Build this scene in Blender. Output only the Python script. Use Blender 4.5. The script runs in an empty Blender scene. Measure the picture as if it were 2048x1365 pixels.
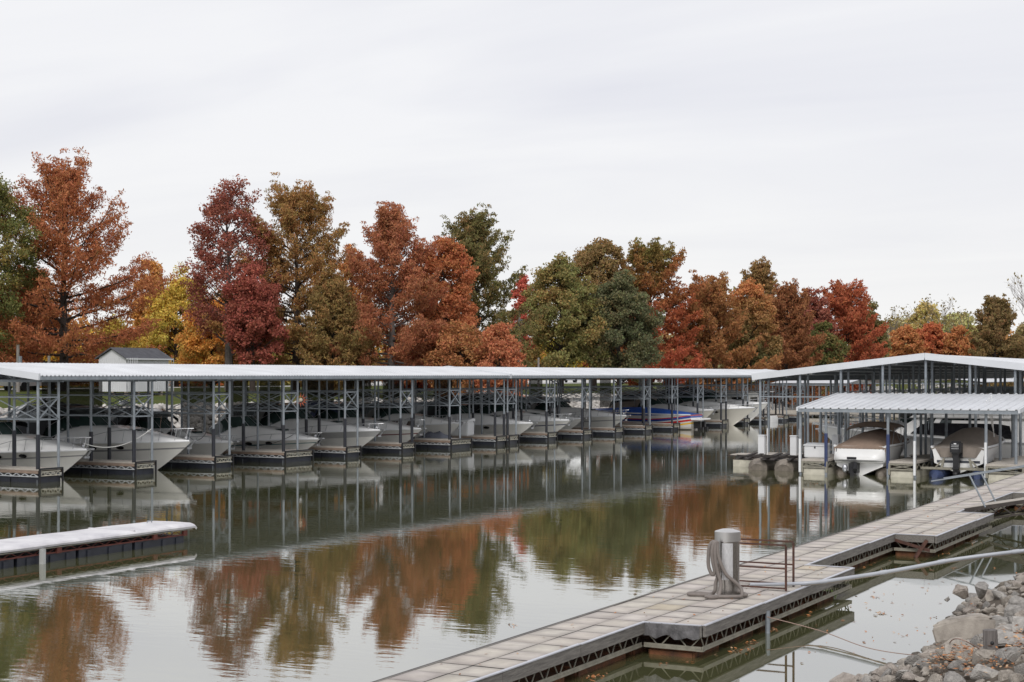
import bpy, bmesh, math, random
import numpy as np
from mathutils import Vector, Matrix
S = bpy.context.scene
COL = S.collection
R = math.radians
# ------------------------------------------------------------------ camera
H = 4.2; F = 3100.0; HZ = 750.0
CY, SY = 0.8797, 0.4756
cam = bpy.data.cameras.new('camera'); cob = bpy.data.objects.new('camera', cam); COL.objects.link(cob)
cob.location = (0, 0, H); cob.rotation_euler = (R(90), 0, math.atan2(SY, CY))
cam.sensor_width = 36; cam.lens = 36*F/2048; cam.shift_y = (HZ-682.5)/2048
cam.clip_start = .5; cam.clip_end = 9000
S.camera = cob
S.render.resolution_x = 1024; S.render.resolution_y = 682
# ------------------------------------------------------------------ sky
W = bpy.data.worlds.new('World'); S.world = W; W.use_nodes = True
nt = W.node_tree; nt.nodes.clear()
def N(t, typ, **k):
    n = t.nodes.new(typ)
    for a, b in k.items():
        if a.startswith('i_'): n.inputs[a[2:].replace('_', ' ')].default_value = b
        else: setattr(n, a, b)
    return n
def L(t, a, b): t.links.new(a, b)
out = N(nt, 'ShaderNodeOutputWorld'); bg = N(nt, 'ShaderNodeBackground'); bg.inputs[1].default_value = .1
sky = N(nt, 'ShaderNodeTexSky'); sky.sky_type = 'NISHITA'; sky.sun_disc = False
sky.sun_elevation = R(42); sky.sun_rotation = R(160); sky.dust_density = 3; sky.air_density = 1
tc = N(nt, 'ShaderNodeTexCoord'); sep = N(nt, 'ShaderNodeSeparateXYZ'); L(nt, tc.outputs['Generated'], sep.inputs[0])
# overcast layer: noise stretched along the horizon
dv = N(nt, 'ShaderNodeMath', operation='ADD'); L(nt, sep.outputs[2], dv.inputs[0]); dv.inputs[1].default_value = .10
dx = N(nt, 'ShaderNodeMath', operation='DIVIDE'); L(nt, sep.outputs[0], dx.inputs[0]); L(nt, dv.outputs[0], dx.inputs[1])
dy = N(nt, 'ShaderNodeMath', operation='DIVIDE'); L(nt, sep.outputs[1], dy.inputs[0]); L(nt, dv.outputs[0], dy.inputs[1])
cmb = N(nt, 'ShaderNodeCombineXYZ'); L(nt, dx.outputs[0], cmb.inputs[0]); L(nt, dy.outputs[0], cmb.inputs[1])
mp = N(nt, 'ShaderNodeMapping'); L(nt, cmb.outputs[0], mp.inputs[0]); mp.inputs['Rotation'].default_value = (0, 0, R(35)); mp.inputs['Scale'].default_value = (.55, 1.1, 1)
nz = N(nt, 'ShaderNodeTexNoise'); nz.inputs['Scale'].default_value = .8; nz.inputs['Detail'].default_value = 5; nz.inputs['Roughness'].default_value = .5; nz.inputs['Distortion'].default_value = .6
L(nt, mp.outputs[0], nz.inputs[0])
cr = N(nt, 'ShaderNodeValToRGB'); e = cr.color_ramp.elements
e[0].position = .33; e[0].color = (7.55, 7.6, 8.15, 1); e[1].position = .62; e[1].color = (8.75, 8.75, 8.95, 1)
L(nt, nz.outputs[0], cr.inputs[0])
hr = N(nt, 'ShaderNodeMapRange'); hr.inputs[1].default_value = 0; hr.inputs[2].default_value = .17; hr.inputs[3].default_value = 1; hr.inputs[4].default_value = 0
L(nt, sep.outputs[2], hr.inputs[0])
mh = N(nt, 'ShaderNodeMix', data_type='RGBA'); mh.inputs[7].default_value = (9.3, 9.25, 9.05, 1)
hm = N(nt, 'ShaderNodeMath', operation='MULTIPLY'); hm.inputs[1].default_value = .85; L(nt, hr.outputs[0], hm.inputs[0])
L(nt, hm.outputs[0], mh.inputs[0]); L(nt, cr.outputs[0], mh.inputs[6])
mx = N(nt, 'ShaderNodeMix', data_type='RGBA'); mx.inputs[0].default_value = .94
L(nt, sky.outputs[0], mx.inputs[6]); L(nt, mh.outputs[2], mx.inputs[7])
L(nt, mx.outputs[2], bg.inputs[0]); L(nt, bg.outputs[0], out.inputs[0])
sun = bpy.data.lights.new('sun', 'SUN'); sun.energy = 1.6; sun.angle = R(25); sun.color = (1, .97, .93)
so = bpy.data.objects.new('sun', sun); COL.objects.link(so)
so.rotation_euler = (R(48), 0, R(20)); so.location = (0, 0, 60)
vs = S.view_settings; vs.view_transform = 'Standard'; vs.look = 'None'; vs.exposure = .1; vs.gamma = 1
S.render.engine = 'CYCLES'
S.cycles.max_bounces = 8; S.cycles.transparent_max_bounces = 12
# ------------------------------------------------------------------ helpers
rnd = random.Random(7); rng = np.random.default_rng(11)
def at(px, Z, z=0):
    X = (px-1024)/F*Z
    return Vector((CY*X-SY*Z, SY*X+CY*Z, z))
def gp(px, py, h=0):
    return at(px, F*(H-h)/(py-HZ), h)
def y_on(px, x):
    r = (px-1024)/F; Z = x/(CY*r-SY); return Z*(SY*r+CY)
def x_on(px, y):
    r = (px-1024)/F; Z = y/(SY*r+CY); return Z*(CY*r-SY)
def tag(o, label=None, cat=None, group=None, kind=None):
    if label: o['label'] = label
    if cat: o['category'] = cat
    if group: o['group'] = group
    if kind: o['kind'] = kind
    return o
def empty(name, loc, rz=0, label=None, cat=None, group=None):
    o = bpy.data.objects.new(name, None); COL.objects.link(o); o.location = loc; o.rotation_euler = (0, 0, rz)
    o.empty_display_size = .3
    return tag(o, label, cat, group)
def copy_tree(o, parent=None):
    c = o.copy(); COL.objects.link(c); c.parent = parent
    for ch in list(o.children): copy_tree(ch, c)
    return c
class MB:
    def __init__(s): s.v = []; s.f = []; s.m = []
    def add(s, vs, fs, mi=0):
        b = len(s.v); s.v.extend([tuple(p) for p in vs]); s.f.extend([tuple(b+i for i in q) for q in fs]); s.m.extend([mi]*len(fs)); return s
    def box(s, x0, x1, y0, y1, z0, z1, mi=0):
        return s.add([(x0,y0,z0),(x1,y0,z0),(x1,y1,z0),(x0,y1,z0),(x0,y0,z1),(x1,y0,z1),(x1,y1,z1),(x0,y1,z1)],
              [(0,3,2,1),(4,5,6,7),(0,1,5,4),(1,2,6,5),(2,3,7,6),(3,0,4,7)], mi)
    def bar(s, a, b, w, h=None, mi=0):
        a = Vector(a); b = Vector(b); h = h or w; d = (b-a)
        if d.length < 1e-6: return s
        d.normalize(); up = Vector((0,0,1)) if abs(d.z) < .95 else Vector((1,0,0))
        x = d.cross(up).normalized(); y = x.cross(d)
        c = [(-1,-1),(1,-1),(1,1),(-1,1)]
        v = [a+x*(i*w/2)+y*(j*h/2) for i, j in c]+[b+x*(i*w/2)+y*(j*h/2) for i, j in c]
        return s.add(v, [(3,2,1,0),(4,5,6,7),(0,1,5,4),(1,2,6,5),(2,3,7,6),(3,0,4,7)], mi)
    def tube(s, pts, r, n=8, mi=0, cap=True):
        pts = [Vector(p) for p in pts]; rr = r if isinstance(r, (list, tuple)) else [r]*len(pts)
        vs = []; prev = None
        for i, p in enumerate(pts):
            d = (pts[min(i+1, len(pts)-1)]-pts[max(i-1, 0)])
            if d.length < 1e-7: d = Vector((0,0,1))
            d.normalize()
            if prev is None:
                up = Vector((0,0,1)) if abs(d.z) < .9 else Vector((1,0,0)); x = d.cross(up).normalized()
            else:
                x = prev-d*prev.dot(d); x = x.normalized() if x.length > 1e-6 else d.orthogonal().normalized()
            prev = x; y = d.cross(x)
            for k in range(n):
                a = 2*math.pi*k/n; vs.append(p+x*(math.cos(a)*rr[i])+y*(math.sin(a)*rr[i]))
        fs = []
        for i in range(len(pts)-1):
            for k in range(n):
                fs.append((i*n+k, i*n+(k+1) % n, (i+1)*n+(k+1) % n, (i+1)*n+k))
        if cap:
            fs.append(tuple(range(n-1, -1, -1))); fs.append(tuple((len(pts)-1)*n+k for k in range(n)))
        return s.add(vs, fs, mi)
    def lathe(s, prof, c=(0,0,0), n=24, mi=0):
        vs = []; fs = []
        for (r, z) in prof:
            for k in range(n):
                a = 2*math.pi*k/n; vs.append((c[0]+r*math.cos(a), c[1]+r*math.sin(a), c[2]+z))
        for i in range(len(prof)-1):
            for k in range(n): fs.append((i*n+k, i*n+(k+1) % n, (i+1)*n+(k+1) % n, (i+1)*n+k))
        return s.add(vs, fs, mi)
    def grid(s, rows, mi=0, mif=None, closed=False):
        nr = len(rows); nc = len(rows[0]); vs = [p for r_ in rows for p in r_]; b = len(s.v)
        s.v.extend([tuple(p) for p in vs])
        for i in range(nr-1):
            for j in range(nc if closed else nc-1):
                j2 = (j+1) % nc
                s.f.append((b+i*nc+j, b+i*nc+j2, b+(i+1)*nc+j2, b+(i+1)*nc+j)); s.m.append(mif(i, j) if mif else mi)
        return s
    def sphere(s, c, r, n=10, sz=1, mi=0):
        prof = [(max(1e-4, r*math.sin(math.pi*i/n)), -r*sz*math.cos(math.pi*i/n)) for i in range(n+1)]
        return s.lathe(prof, c, n+2, mi)
    def build(s, name, mats, parent=None, smooth=False, bevel=0, angle=40):
        me = bpy.data.meshes.new(name); me.from_pydata(s.v, [], s.f)
        for m in (mats if isinstance(mats, (list, tuple)) else [mats]): me.materials.append(m)
        if any(s.m): me.polygons.foreach_set('material_index', s.m)
        bm = bmesh.new(); bm.from_mesh(me); bmesh.ops.remove_doubles(bm, verts=bm.verts, dist=1e-5)
        bmesh.ops.recalc_face_normals(bm, faces=bm.faces)
        if bevel: bmesh.ops.bevel(bm, geom=list(bm.edges), offset=bevel, segments=2, affect='EDGES', clamp_overlap=True)
        bm.to_mesh(me); bm.free()
        if smooth:
            me.polygons.foreach_set('use_smooth', [True]*len(me.polygons))
            me.set_sharp_from_angle(angle=R(angle))
        o = bpy.data.objects.new(name, me); COL.objects.link(o); o.parent = parent
        return o
def npmesh(name, V, Q, mat, col=None, parent=None):
    me = bpy.data.meshes.new(name); V = np.asarray(V, np.float32); Q = np.asarray(Q, np.int32)
    me.vertices.add(len(V)); me.vertices.foreach_set('co', V.ravel())
    k = Q.shape[1]; me.loops.add(Q.size); me.loops.foreach_set('vertex_index', Q.ravel())
    me.polygons.add(len(Q)); me.polygons.foreach_set('loop_start', np.arange(0, Q.size, k, dtype=np.int32)); me.polygons.foreach_set('loop_total', np.full(len(Q), k, np.int32))
    if col is not None:
        a = me.color_attributes.new('leafcol', 'FLOAT_COLOR', 'POINT'); c = np.ones((len(V), 4), np.float32); c[:, :3] = col; a.data.foreach_set('color', c.ravel())
    me.materials.append(mat); me.update(calc_edges=True); me.validate()
    o = bpy.data.objects.new(name, me); COL.objects.link(o); o.parent = parent
    return o
# ------------------------------------------------------------------ materials
MATS = {}
def mat(name, c, rough=.6, metal=0, var=0, vscale=3, c2=None, bump=0, bscale=30, spec=.5, stretch=None, coat=0):
    if name in MATS: return MATS[name]
    m = bpy.data.materials.new(name); m.use_nodes = True; t = m.node_tree; b = t.nodes['Principled BSDF']
    b.inputs['Roughness'].default_value = rough; b.inputs['Metallic'].default_value = metal; b.inputs['Specular IOR Level'].default_value = spec
    if coat: b.inputs['Coat Weight'].default_value = coat
    b.inputs['Base Color'].default_value = (*c, 1)
    tcn = N(t, 'ShaderNodeTexCoord'); mpn = N(t, 'ShaderNodeMapping'); L(t, tcn.outputs['Object'], mpn.inputs[0])
    if stretch: mpn.inputs['Scale'].default_value = stretch
    if c2 or var:
        n = N(t, 'ShaderNodeTexNoise'); n.inputs['Scale'].default_value = vscale; n.inputs['Detail'].default_value = 6; n.inputs['Roughness'].default_value = .65
        L(t, mpn.outputs[0], n.inputs[0])
        r_ = N(t, 'ShaderNodeValToRGB'); q = r_.color_ramp.elements
        q[0].position = .32; q[1].position = .68
        q[0].color = (*(c2 or [x*(1-var) for x in c]), 1); q[1].color = (*(c if c2 else [min(1, x*(1+var*.5)) for x in c]), 1)
        L(t, n.outputs[0], r_.inputs[0]); L(t, r_.outputs[0], b.inputs['Base Color'])
    if bump:
        n2 = N(t, 'ShaderNodeTexNoise'); n2.inputs['Scale'].default_value = bscale; n2.inputs['Detail'].default_value = 5; L(t, mpn.outputs[0], n2.inputs[0])
        bp = N(t, 'ShaderNodeBump'); bp.inputs['Strength'].default_value = bump; bp.inputs['Distance'].default_value = .02
        L(t, n2.outputs[0], bp.inputs['Height']); L(t, bp.outputs[0], b.inputs['Normal'])
    MATS[name] = m; return m
galv = mat('galvanised', (.27,.30,.33), .5, .35, .22, 4)
galvd = mat('galvanised_dull', (.20,.22,.24), .6, .2, .25, 3)
darkpipe = mat('dark_sleeve', (.018,.02,.028), .5, 0, .2, 5)
roofm = mat('white_roof_metal', (.60,.615,.64), .45, 0, .14, .5)
fasc = mat('pale_fascia', (.62,.64,.67), .45, 0, .06, 1)
woodside = mat('brown_board', (.25,.185,.145), .8, 0, .35, 3, stretch=(1,6,6), bump=.2)
deckcon = mat('finger_deck', (.42,.385,.34), .9, 0, .2, 2, bump=.15)
navy = mat('float_navy', (.022,.025,.036), .42, 0, .35, 4)
cream = mat('float_cream', (.50,.475,.39), .6, 0, .18, 4, bump=.1)
rub = mat('black_rubber', (.012,.012,.014), .5)
gel = mat('gelcoat_white', (.84,.84,.83), .22, 0, .03, 2, coat=.3)
hullw = mat('gelcoat_hull_shaded', (.72,.71,.68), .25, 0, .05, 2, coat=.3)  # off-white hull gelcoat, darkened against the deck's to paint in the hull shade
gelw = mat('gelcoat_cream', (.70,.67,.60), .25, 0, .04, 2, coat=.3)
gelg = mat('gelcoat_grey', (.42,.42,.42), .25, 0, .05, 2, coat=.3)
bootg = mat('boot_stripe', (.05,.055,.07), .4)
canb = mat('black_canvas', (.010,.012,.016), .8, 0, .3, 6, bump=.1)
cang = mat('grey_canvas', (.10,.10,.095), .85, 0, .2, 6, bump=.1)
canbr = mat('tan_canvas', (.25,.18,.138), .85, 0, .15, 3, bump=.5, bscale=4)
canbr2 = mat('taupe_canvas', (.24,.205,.175), .85, 0, .15, 3, bump=.5, bscale=4)
vinyl = mat('smoked_vinyl', (.028,.04,.04), .12, 0, .1, 3)
glassg = mat('tinted_windshield', (.03,.052,.048), .06, 0)
blackgl = mat('black_window', (.008,.008,.01), .08)
chrome = mat('stainless', (.45,.46,.48), .35, .8)
brushed = mat('brushed_steel', (.55,.53,.51), .26, 1, .14, 6, stretch=(8,8,.4))
brushlite = mat('scratched_panel', (.66,.66,.67), .38, .55, .18, 16, stretch=(3,3,1), bump=.3, bscale=40)
rust = mat('rusty_steel', (.12,.052,.035), .85, 0, .5, 9, c2=(.05,.025,.02), bump=.4)
woodg = mat('weathered_board', (.22,.205,.185), .85, 0, .4, 3.5, c2=(.10,.092,.085), stretch=(9,.8,9), bump=.5, bscale=8)
trussm = mat('pale_truss', (.25,.235,.19), .7, 0, .3, 6)
rustfloat = mat('rusty_float', (.22,.085,.035), .85, 0, .5, 5, c2=(.06,.032,.02), bump=.5)
hosem = mat('grey_hose', (.19,.165,.15), .65, 0, .12, 12)
pipem = mat('pvc_pipe', (.40,.42,.46), .35, 0, .08, 3)
white = mat('white_plastic', (.72,.73,.74), .4, 0, .04, 4)
redm = mat('red_oxide', (.13,.035,.025), .75, 0, .4, 6)
tarp = mat('white_membrane', (.74,.73,.74), .5, 0, .14, 1.6, c2=(.50,.49,.52), bump=.6, bscale=5)
ropem = mat('tan_rope', (.33,.23,.19), .9); ropew = mat('white_rope', (.6,.6,.57), .9)
bark = mat('bark', (.055,.042,.036), .95, 0, .4, 4, bump=.6, bscale=12)
barkg = mat('grey_bark', (.15,.135,.125), .95, 0, .3, 4, bump=.5, bscale=10)
sid = mat('white_siding', (.62,.63,.65), .6, 0, .05, 1); shing = mat('grey_shingles', (.085,.088,.10), .9, 0, .3, 3, bump=.3)
stiltm = mat('stilt_wood', (.27,.22,.18), .9, 0, .3, 3)
rock = mat('limestone', (.42,.38,.33), .9, 0, .5, 3.2, c2=(.21,.185,.16), bump=.9, bscale=12)
rockw = mat('pale_riprap', (.60,.57,.53), .9, 0, .5, 2.2, c2=(.22,.205,.19), bump=.6, bscale=8)
hosem2 = None
carp = [mat('car_paint_%d' % i, c, .25, .2, coat=.6) for i, c in enumerate([(.65,.66,.68), (.03,.035,.045), (.25,.03,.03), (.2,.21,.23)])]
tyre = mat('tyre', (.015,.015,.015), .9)
bluem = mat('blue_vinyl', (.015,.09,.42), .45); floatblue = mat('blue_float', (.05,.07,.15), .45, 0, .2, 5)
pontm = mat('weathered_pontoon', (.27,.235,.20), .55, .25, .3, 4)
wicker = mat('brown_wicker', (.045,.028,.022), .8, 0, .3, 20, bump=.6, bscale=60)
orangem = mat('orange_paint', (.5,.10,.03), .5)
conc = mat('pale_concrete', (.52,.51,.49), .9, 0, .1, .3)
def foliage_mat():
    m = bpy.data.materials.new('foliage'); m.use_nodes = True; t = m.node_tree; t.nodes.clear()
    o = N(t, 'ShaderNodeOutputMaterial'); a = N(t, 'ShaderNodeAttribute'); a.attribute_name = 'leafcol'
    d = N(t, 'ShaderNodeBsdfDiffuse'); tr = N(t, 'ShaderNodeBsdfTranslucent'); ms = N(t, 'ShaderNodeMixShader'); ms.inputs[0].default_value = .3
    L(t, a.outputs[0], d.inputs[0]); L(t, a.outputs[0], tr.inputs[0]); L(t, d.outputs[0], ms.inputs[1]); L(t, tr.outputs[0], ms.inputs[2]); L(t, ms.outputs[0], o.inputs[0])
    return m
fol = foliage_mat()
def screen_mat():
    m = bpy.data.materials.new('shade_mesh'); m.use_nodes = True; t = m.node_tree; b = t.nodes['Principled BSDF']
    b.inputs['Base Color'].default_value = (.03,.032,.03,1); b.inputs['Roughness'].default_value = .9; b.inputs['Alpha'].default_value = .62
    return m
scr = screen_mat()
def hullmix():
    m = mat('racing_graphics', (.6,.6,.6), .2, coat=.5); t = m.node_tree; b = t.nodes['Principled BSDF']
    tcn = N(t, 'ShaderNodeTexCoord'); sp = N(t, 'ShaderNodeSeparateXYZ'); L(t, tcn.outputs['Object'], sp.inputs[0])
    m1 = N(t, 'ShaderNodeMath', operation='MULTIPLY'); L(t, sp.outputs[0], m1.inputs[0]); m1.inputs[1].default_value = .05
    wv = N(t, 'ShaderNodeMath', operation='SINE'); s1 = N(t, 'ShaderNodeMath', operation='MULTIPLY'); L(t, sp.outputs[0], s1.inputs[0]); s1.inputs[1].default_value = .55; L(t, s1.outputs[0], wv.inputs[0])
    w2 = N(t, 'ShaderNodeMath', operation='MULTIPLY'); L(t, wv.outputs[0], w2.inputs[0]); w2.inputs[1].default_value = .16
    a1 = N(t, 'ShaderNodeMath', operation='ADD'); L(t, sp.outputs[2], a1.inputs[0]); L(t, m1.outputs[0], a1.inputs[1])
    a2 = N(t, 'ShaderNodeMath', operation='ADD'); L(t, a1.outputs[0], a2.inputs[0]); L(t, w2.outputs[0], a2.inputs[1])
    mr = N(t, 'ShaderNodeMapRange'); mr.inputs[1].default_value = -.1; mr.inputs[2].default_value = 1.75; L(t, a2.outputs[0], mr.inputs[0])
    r_ = N(t, 'ShaderNodeValToRGB'); r_.color_ramp.interpolation = 'CONSTANT'; L(t, mr.outputs[0], r_.inputs[0])
    els = [(0,(.45,.42,.37)),(.20,(.56,.55,.53)),(.30,(.70,.42,.03)),(.36,(.56,.55,.53)),(.42,(.50,.03,.03)),(.50,(.66,.66,.66)),(.55,(.03,.07,.33)),(.63,(.50,.03,.03)),(.67,(.66,.66,.66)),(.80,(.03,.08,.36))]
    q = r_.color_ramp.elements; q[0].position = 0; q[0].color = (*els[0][1], 1); q[1].position = els[1][0]; q[1].color = (*els[1][1], 1)
    for p, c in els[2:]: n = q.new(p); n.color = (*c, 1)
    L(t, r_.outputs[0], b.inputs['Base Color']); return m
graph = hullmix()
# ------------------------------------------------------------------ ground and water
SHX = -5.80
def sm(a, b, t):
    t = np.clip(t, 0, 1); return a+(b-a)*t
def terr(x, y):
    x = np.asarray(x, float); y = np.asarray(y, float)
    d = -58.5-x
    w = np.where(d < 0, d*.5, np.where(d < 4.5, d*.49, np.where(d < 22, 2.2+(d-4.5)*.046, 3.0)))
    e = y-238; n = np.where(e < 0, e*.5, np.where(e < 6, e*.45, np.minimum(3.0, 2.7+(e-6)*.01)))
    q = x-SHX-.35*np.sin(y*.55+1)-.2*np.sin(y*1.3); k = np.minimum(q*.42, 2.6)
    return np.maximum(np.maximum(np.maximum(w, n), k), -1.5)
xs = np.concatenate([[-3000,-1500,-800,-400,-250,-180,-140,-120,-105,-95,-88,-82,-78,-74,-70], np.arange(-67,-54,.5), [-50,-40,-30,-20,-12], np.arange(-9,3,.4), [5,10,30,100,400,1500,3000]])
ys = np.concatenate([[-1500,-400,-100,-40,-20,-10], np.arange(-5,48,.8), np.arange(48,260,4), [270,300,350,500,900,2000,4000]])
XX, YY = np.meshgrid(xs, ys, indexing='ij'); ZZ = terr(XX, YY)
V = np.stack([XX, YY, ZZ], -1).reshape(-1, 3); nx, ny = len(xs), len(ys)
I, J = np.meshgrid(np.arange(nx-1), np.arange(ny-1), indexing='ij'); b0 = (I*ny+J).ravel()
Q = np.stack([b0, b0+ny, b0+ny+1, b0+1], -1)
grass = mat('grass_ground', (.055,.085,.022), .95, 0, .4, .35, c2=(.10,.10,.035), bump=.8, bscale=3, spec=.05)
gr = npmesh('ground', V, Q, grass); tag(gr, kind='structure')
mudm = mat('bank_earth', (.10,.08,.06), .95, 0, .4, 3, bump=.5)
gr.data.materials.append(mudm)
cen = V[Q].mean(1); mi = ((cen[:, 0] > -7.6) & (cen[:, 1] < 240)) | ((cen[:, 0] > -63.2) & (cen[:, 1] < 236))
gr.data.polygons.foreach_set('material_index', mi.astype(np.int32))
def water_mat():
    m = bpy.data.materials.new('water'); m.use_nodes = True; t = m.node_tree; b = t.nodes['Principled BSDF']
    b.inputs['Base Color'].default_value = (.095,.097,.043,1); b.inputs['Roughness'].default_value = .02; b.inputs['IOR'].default_value = WIOR
    tcn = N(t, 'ShaderNodeTexCoord')
    mp1 = N(t, 'ShaderNodeMapping'); L(t, tcn.outputs['Object'], mp1.inputs[0]); mp1.inputs['Rotation'].default_value = (0,0,-math.atan2(SY,CY)); mp1.inputs['Scale'].default_value = (.55,1.5,1)
    n1 = N(t, 'ShaderNodeTexNoise'); n1.inputs['Scale'].default_value = 2.6; n1.inputs['Detail'].default_value = 3; L(t, mp1.outputs[0], n1.inputs[0])
    n2 = N(t, 'ShaderNodeTexNoise'); n2.inputs['Scale'].default_value = .5; n2.inputs['Detail'].default_value = 2; L(t, mp1.outputs[0], n2.inputs[0])
    # breeze mask: ruffled out in the fairway, glassy near the bank
    n3 = N(t, 'ShaderNodeTexNoise'); n3.inputs['Scale'].default_value = .05; n3.inputs['Detail'].default_value = 3; L(t, mp1.outputs[0], n3.inputs[0])
    r3 = N(t, 'ShaderNodeMapRange'); r3.inputs[1].default_value = .35; r3.inputs[2].default_value = .65; r3.inputs[3].default_value = .45; r3.inputs[4].default_value = 1; L(t, n3.outputs[0], r3.inputs[0])
    sx = N(t, 'ShaderNodeSeparateXYZ'); L(t, tcn.outputs['Object'], sx.inputs[0])
    rx = N(t, 'ShaderNodeMapRange'); rx.inputs[1].default_value = -8.5; rx.inputs[2].default_value = -12; rx.inputs[3].default_value = .10; rx.inputs[4].default_value = 1; L(t, sx.outputs[0], rx.inputs[0])
    mm = N(t, 'ShaderNodeMath', operation='MULTIPLY'); L(t, r3.outputs[0], mm.inputs[0]); L(t, rx.outputs[0], mm.inputs[1])
    ad = N(t, 'ShaderNodeMath', operation='MULTIPLY_ADD'); L(t, n2.outputs[0], ad.inputs[0]); ad.inputs[1].default_value = 1.6; L(t, n1.outputs[0], ad.inputs[2])
    hh = N(t, 'ShaderNodeMath', operation='MULTIPLY'); L(t, ad.outputs[0], hh.inputs[0]); L(t, mm.outputs[0], hh.inputs[1])
    bp = N(t, 'ShaderNodeBump'); bp.inputs['Strength'].default_value = 1; bp.inputs['Distance'].default_value = WBUMP
    L(t, hh.outputs[0], bp.inputs['Height']); L(t, bp.outputs[0], b.inputs['Normal']); L(t, bp.outputs[0], b.inputs['Coat Normal']); b.inputs['Coat Weight'].default_value = .7; b.inputs['Coat IOR'].default_value = 1.7; b.inputs['Coat Roughness'].default_value = .02; return m
WIOR = 4.5; WBUMP = .0023
wt = MB().add([(-3000,-1500,0),(3000,-1500,0),(3000,4000,0),(-3000,4000,0)], [(0,1,2,3)]).build('water', water_mat()); tag(wt, kind='structure')
def sheet(x0, x1, y0, y1, dz, name, m):
    yy = np.arange(y0, y1+.1, 8); mb = MB(); mb.grid([[(x, y, float(terr(x, y))+dz) for x in (x0, (x0+x1)/2, x1)] for y in yy])
    return tag(mb.build(name, m), kind='structure')
sheet(-99, -93, 40, 420, .03, 'road', conc)
sheet(-150, -101, 150, 420, .03, 'parking_lot', conc)
# ------------------------------------------------------------------ covered docks
def corrugated(mb, x0, z0, x1, z1, y0, y1, pitch, hgt):
    n = int((y1-y0)/pitch); rows = []
    prof = [(0, 0), (.35, 0), (.5, hgt), (.7, hgt), (.85, 0)]
    for i in range(n):
        for f, h in prof: rows.append([(x0, y0+(i+f)*pitch, z0+h), (x1, y0+(i+f)*pitch, z1+h)])
    rows.append([(x0, y1, z0), (x1, y1, z1)])
    mb.grid(rows)
    rows2 = [[(a[0], a[1], a[2]-.025) for a in r_] for r_ in rows]; mb.grid(rows2)
    for k in (0, 1): mb.grid([[rows[i][k], rows2[i][k]] for i in range(len(rows))])
FX = -44.8; DEP = 8.0; EAVE = 4.2; RISE = .47; DK = .53
def bracing(ya, yb, xsn, z0=2.45, z1=3.32, endx=True):
    b = MB()
    for y in (ya, yb):
        for z in (z0, z1): b.bar((xsn[0], y, z), (xsn[-1], y, z), .04)
        for i in range(len(xsn)-1):
            if i != 1: b.bar((xsn[i], y, z0), (xsn[i+1], y, z1), .035); b.bar((xsn[i], y+.04, z1), (xsn[i+1], y+.04, z0), .035)
    for k, x in enumerate(xsn):
        for z in (z0, z1): b.bar((x, ya, z), (x, yb, z), .05)
        if k == 0 and endx:
            b.bar((x, ya, z0), (x, yb, z1), .045); b.bar((x+.05, ya, z1), (x+.05, yb, z0), .045)
    return b
def covered_dock(y0, y1, fingers, label, screens=()):
    root = empty('covered_dock', (FX, y0, 0), 0, label, 'boat shelter', 'long covered docks across the water')
    O = Vector((FX, y0, 0)); xr = -DEP/2
    mb = MB(); corrugated(mb, .35, EAVE-.04, xr, EAVE+RISE, 0, y1-y0, .22, .035); corrugated(mb, xr, EAVE+RISE+.003, -DEP-.35, EAVE-.04, 0, y1-y0, .22, .035)
    mb.build('roof', roofm, root)
    f = MB(); f.box(.30, .36, 0, y1-y0, EAVE-.20, EAVE-.068); f.box(-DEP-.36, -DEP-.3, 0, y1-y0, EAVE-.20, EAVE-.068); f.build('eave_beam', galv, root)
    for yy in (-.05, y1-y0+.05):
        g = MB()
        g.bar((.37, yy, EAVE-.08), (xr, yy, EAVE+RISE-.05), .09, .26); g.bar((xr, yy, EAVE+RISE-.05), (-DEP-.37, yy, EAVE-.08), .09, .26); g.build('gable_fascia', fasc, root)
    p = MB()
    for k in range(7):
        x = .1-k*(DEP+.2)/6; z = EAVE-.12+RISE*(1-abs(x-xr)/(DEP/2+.35)); p.box(x-.03, x+.03, .02, y1-y0-.02, z-.16, z-.03)
    p.build('purlins', galvd, root)
    xsn = [0, -2.4, -4.8, -7.2]
    for (a, b_) in fingers:
        a -= y0; b_ -= y0
        for y in (a, b_):
            for k, x in enumerate(xsn):
                m = MB(); zt = EAVE-.15+RISE*(1-abs(x-xr)/(DEP/2+.35)); m.tube([(x, y, -.3), (x, y, zt)], .055, 8)
                po = m.build('post', galv, root, smooth=True)
                if k <= 1 and (y == a or rnd.random() < .3):
                    MB().tube([(x, y, .12), (x, y, rnd.uniform(1.75, 2.15))], .082, 8).build('sleeve', darkpipe, po, smooth=True)
        bracing(a, b_, xsn).build('bracing', galv, root)
        t = MB()
        for y in (a, b_):
            t.bar((.25, y, EAVE-.24), (-DEP-.25, y, EAVE-.24), .06, .1)
            for k in range(6):
                x0_ = .2-k*1.4; t.bar((x0_, y, EAVE-.24), (x0_-.7, y, EAVE-.14+RISE*(1-abs(x0_-.7-xr)/4.35)), .035); t.bar((x0_-.7, y, EAVE-.14+RISE*(1-abs(x0_-.7-xr)/4.35)), (x0_-1.4, y, EAVE-.24), .035)
        t.build('roof_truss', galvd, root)
    for (sa, sb, z0) in screens:
        s = MB(); s.box(-DEP-.02, -DEP, sa-y0, sb-y0, z0, EAVE-.25); s.build('shade_screen', scr, root)
    return root
PAIRS = [(76,117),(268,304),(427,459),(567,595),(690,715),(801,824),(899,920),(990,1008),(1015,1032),(1093,1109),(1164,1179),(1228,1242),(1288,1300),(1344,1355),(1395,1406),(1442,1452),(1486,1495)]
FP = [(y_on(a, FX), y_on(b, FX)) for a, b in PAIRS]
last = FP[-1][0]-FP[-2][0]
for k in range(3): FP.append((FP[-1][0]+last, FP[-1][1]+last))
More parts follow.
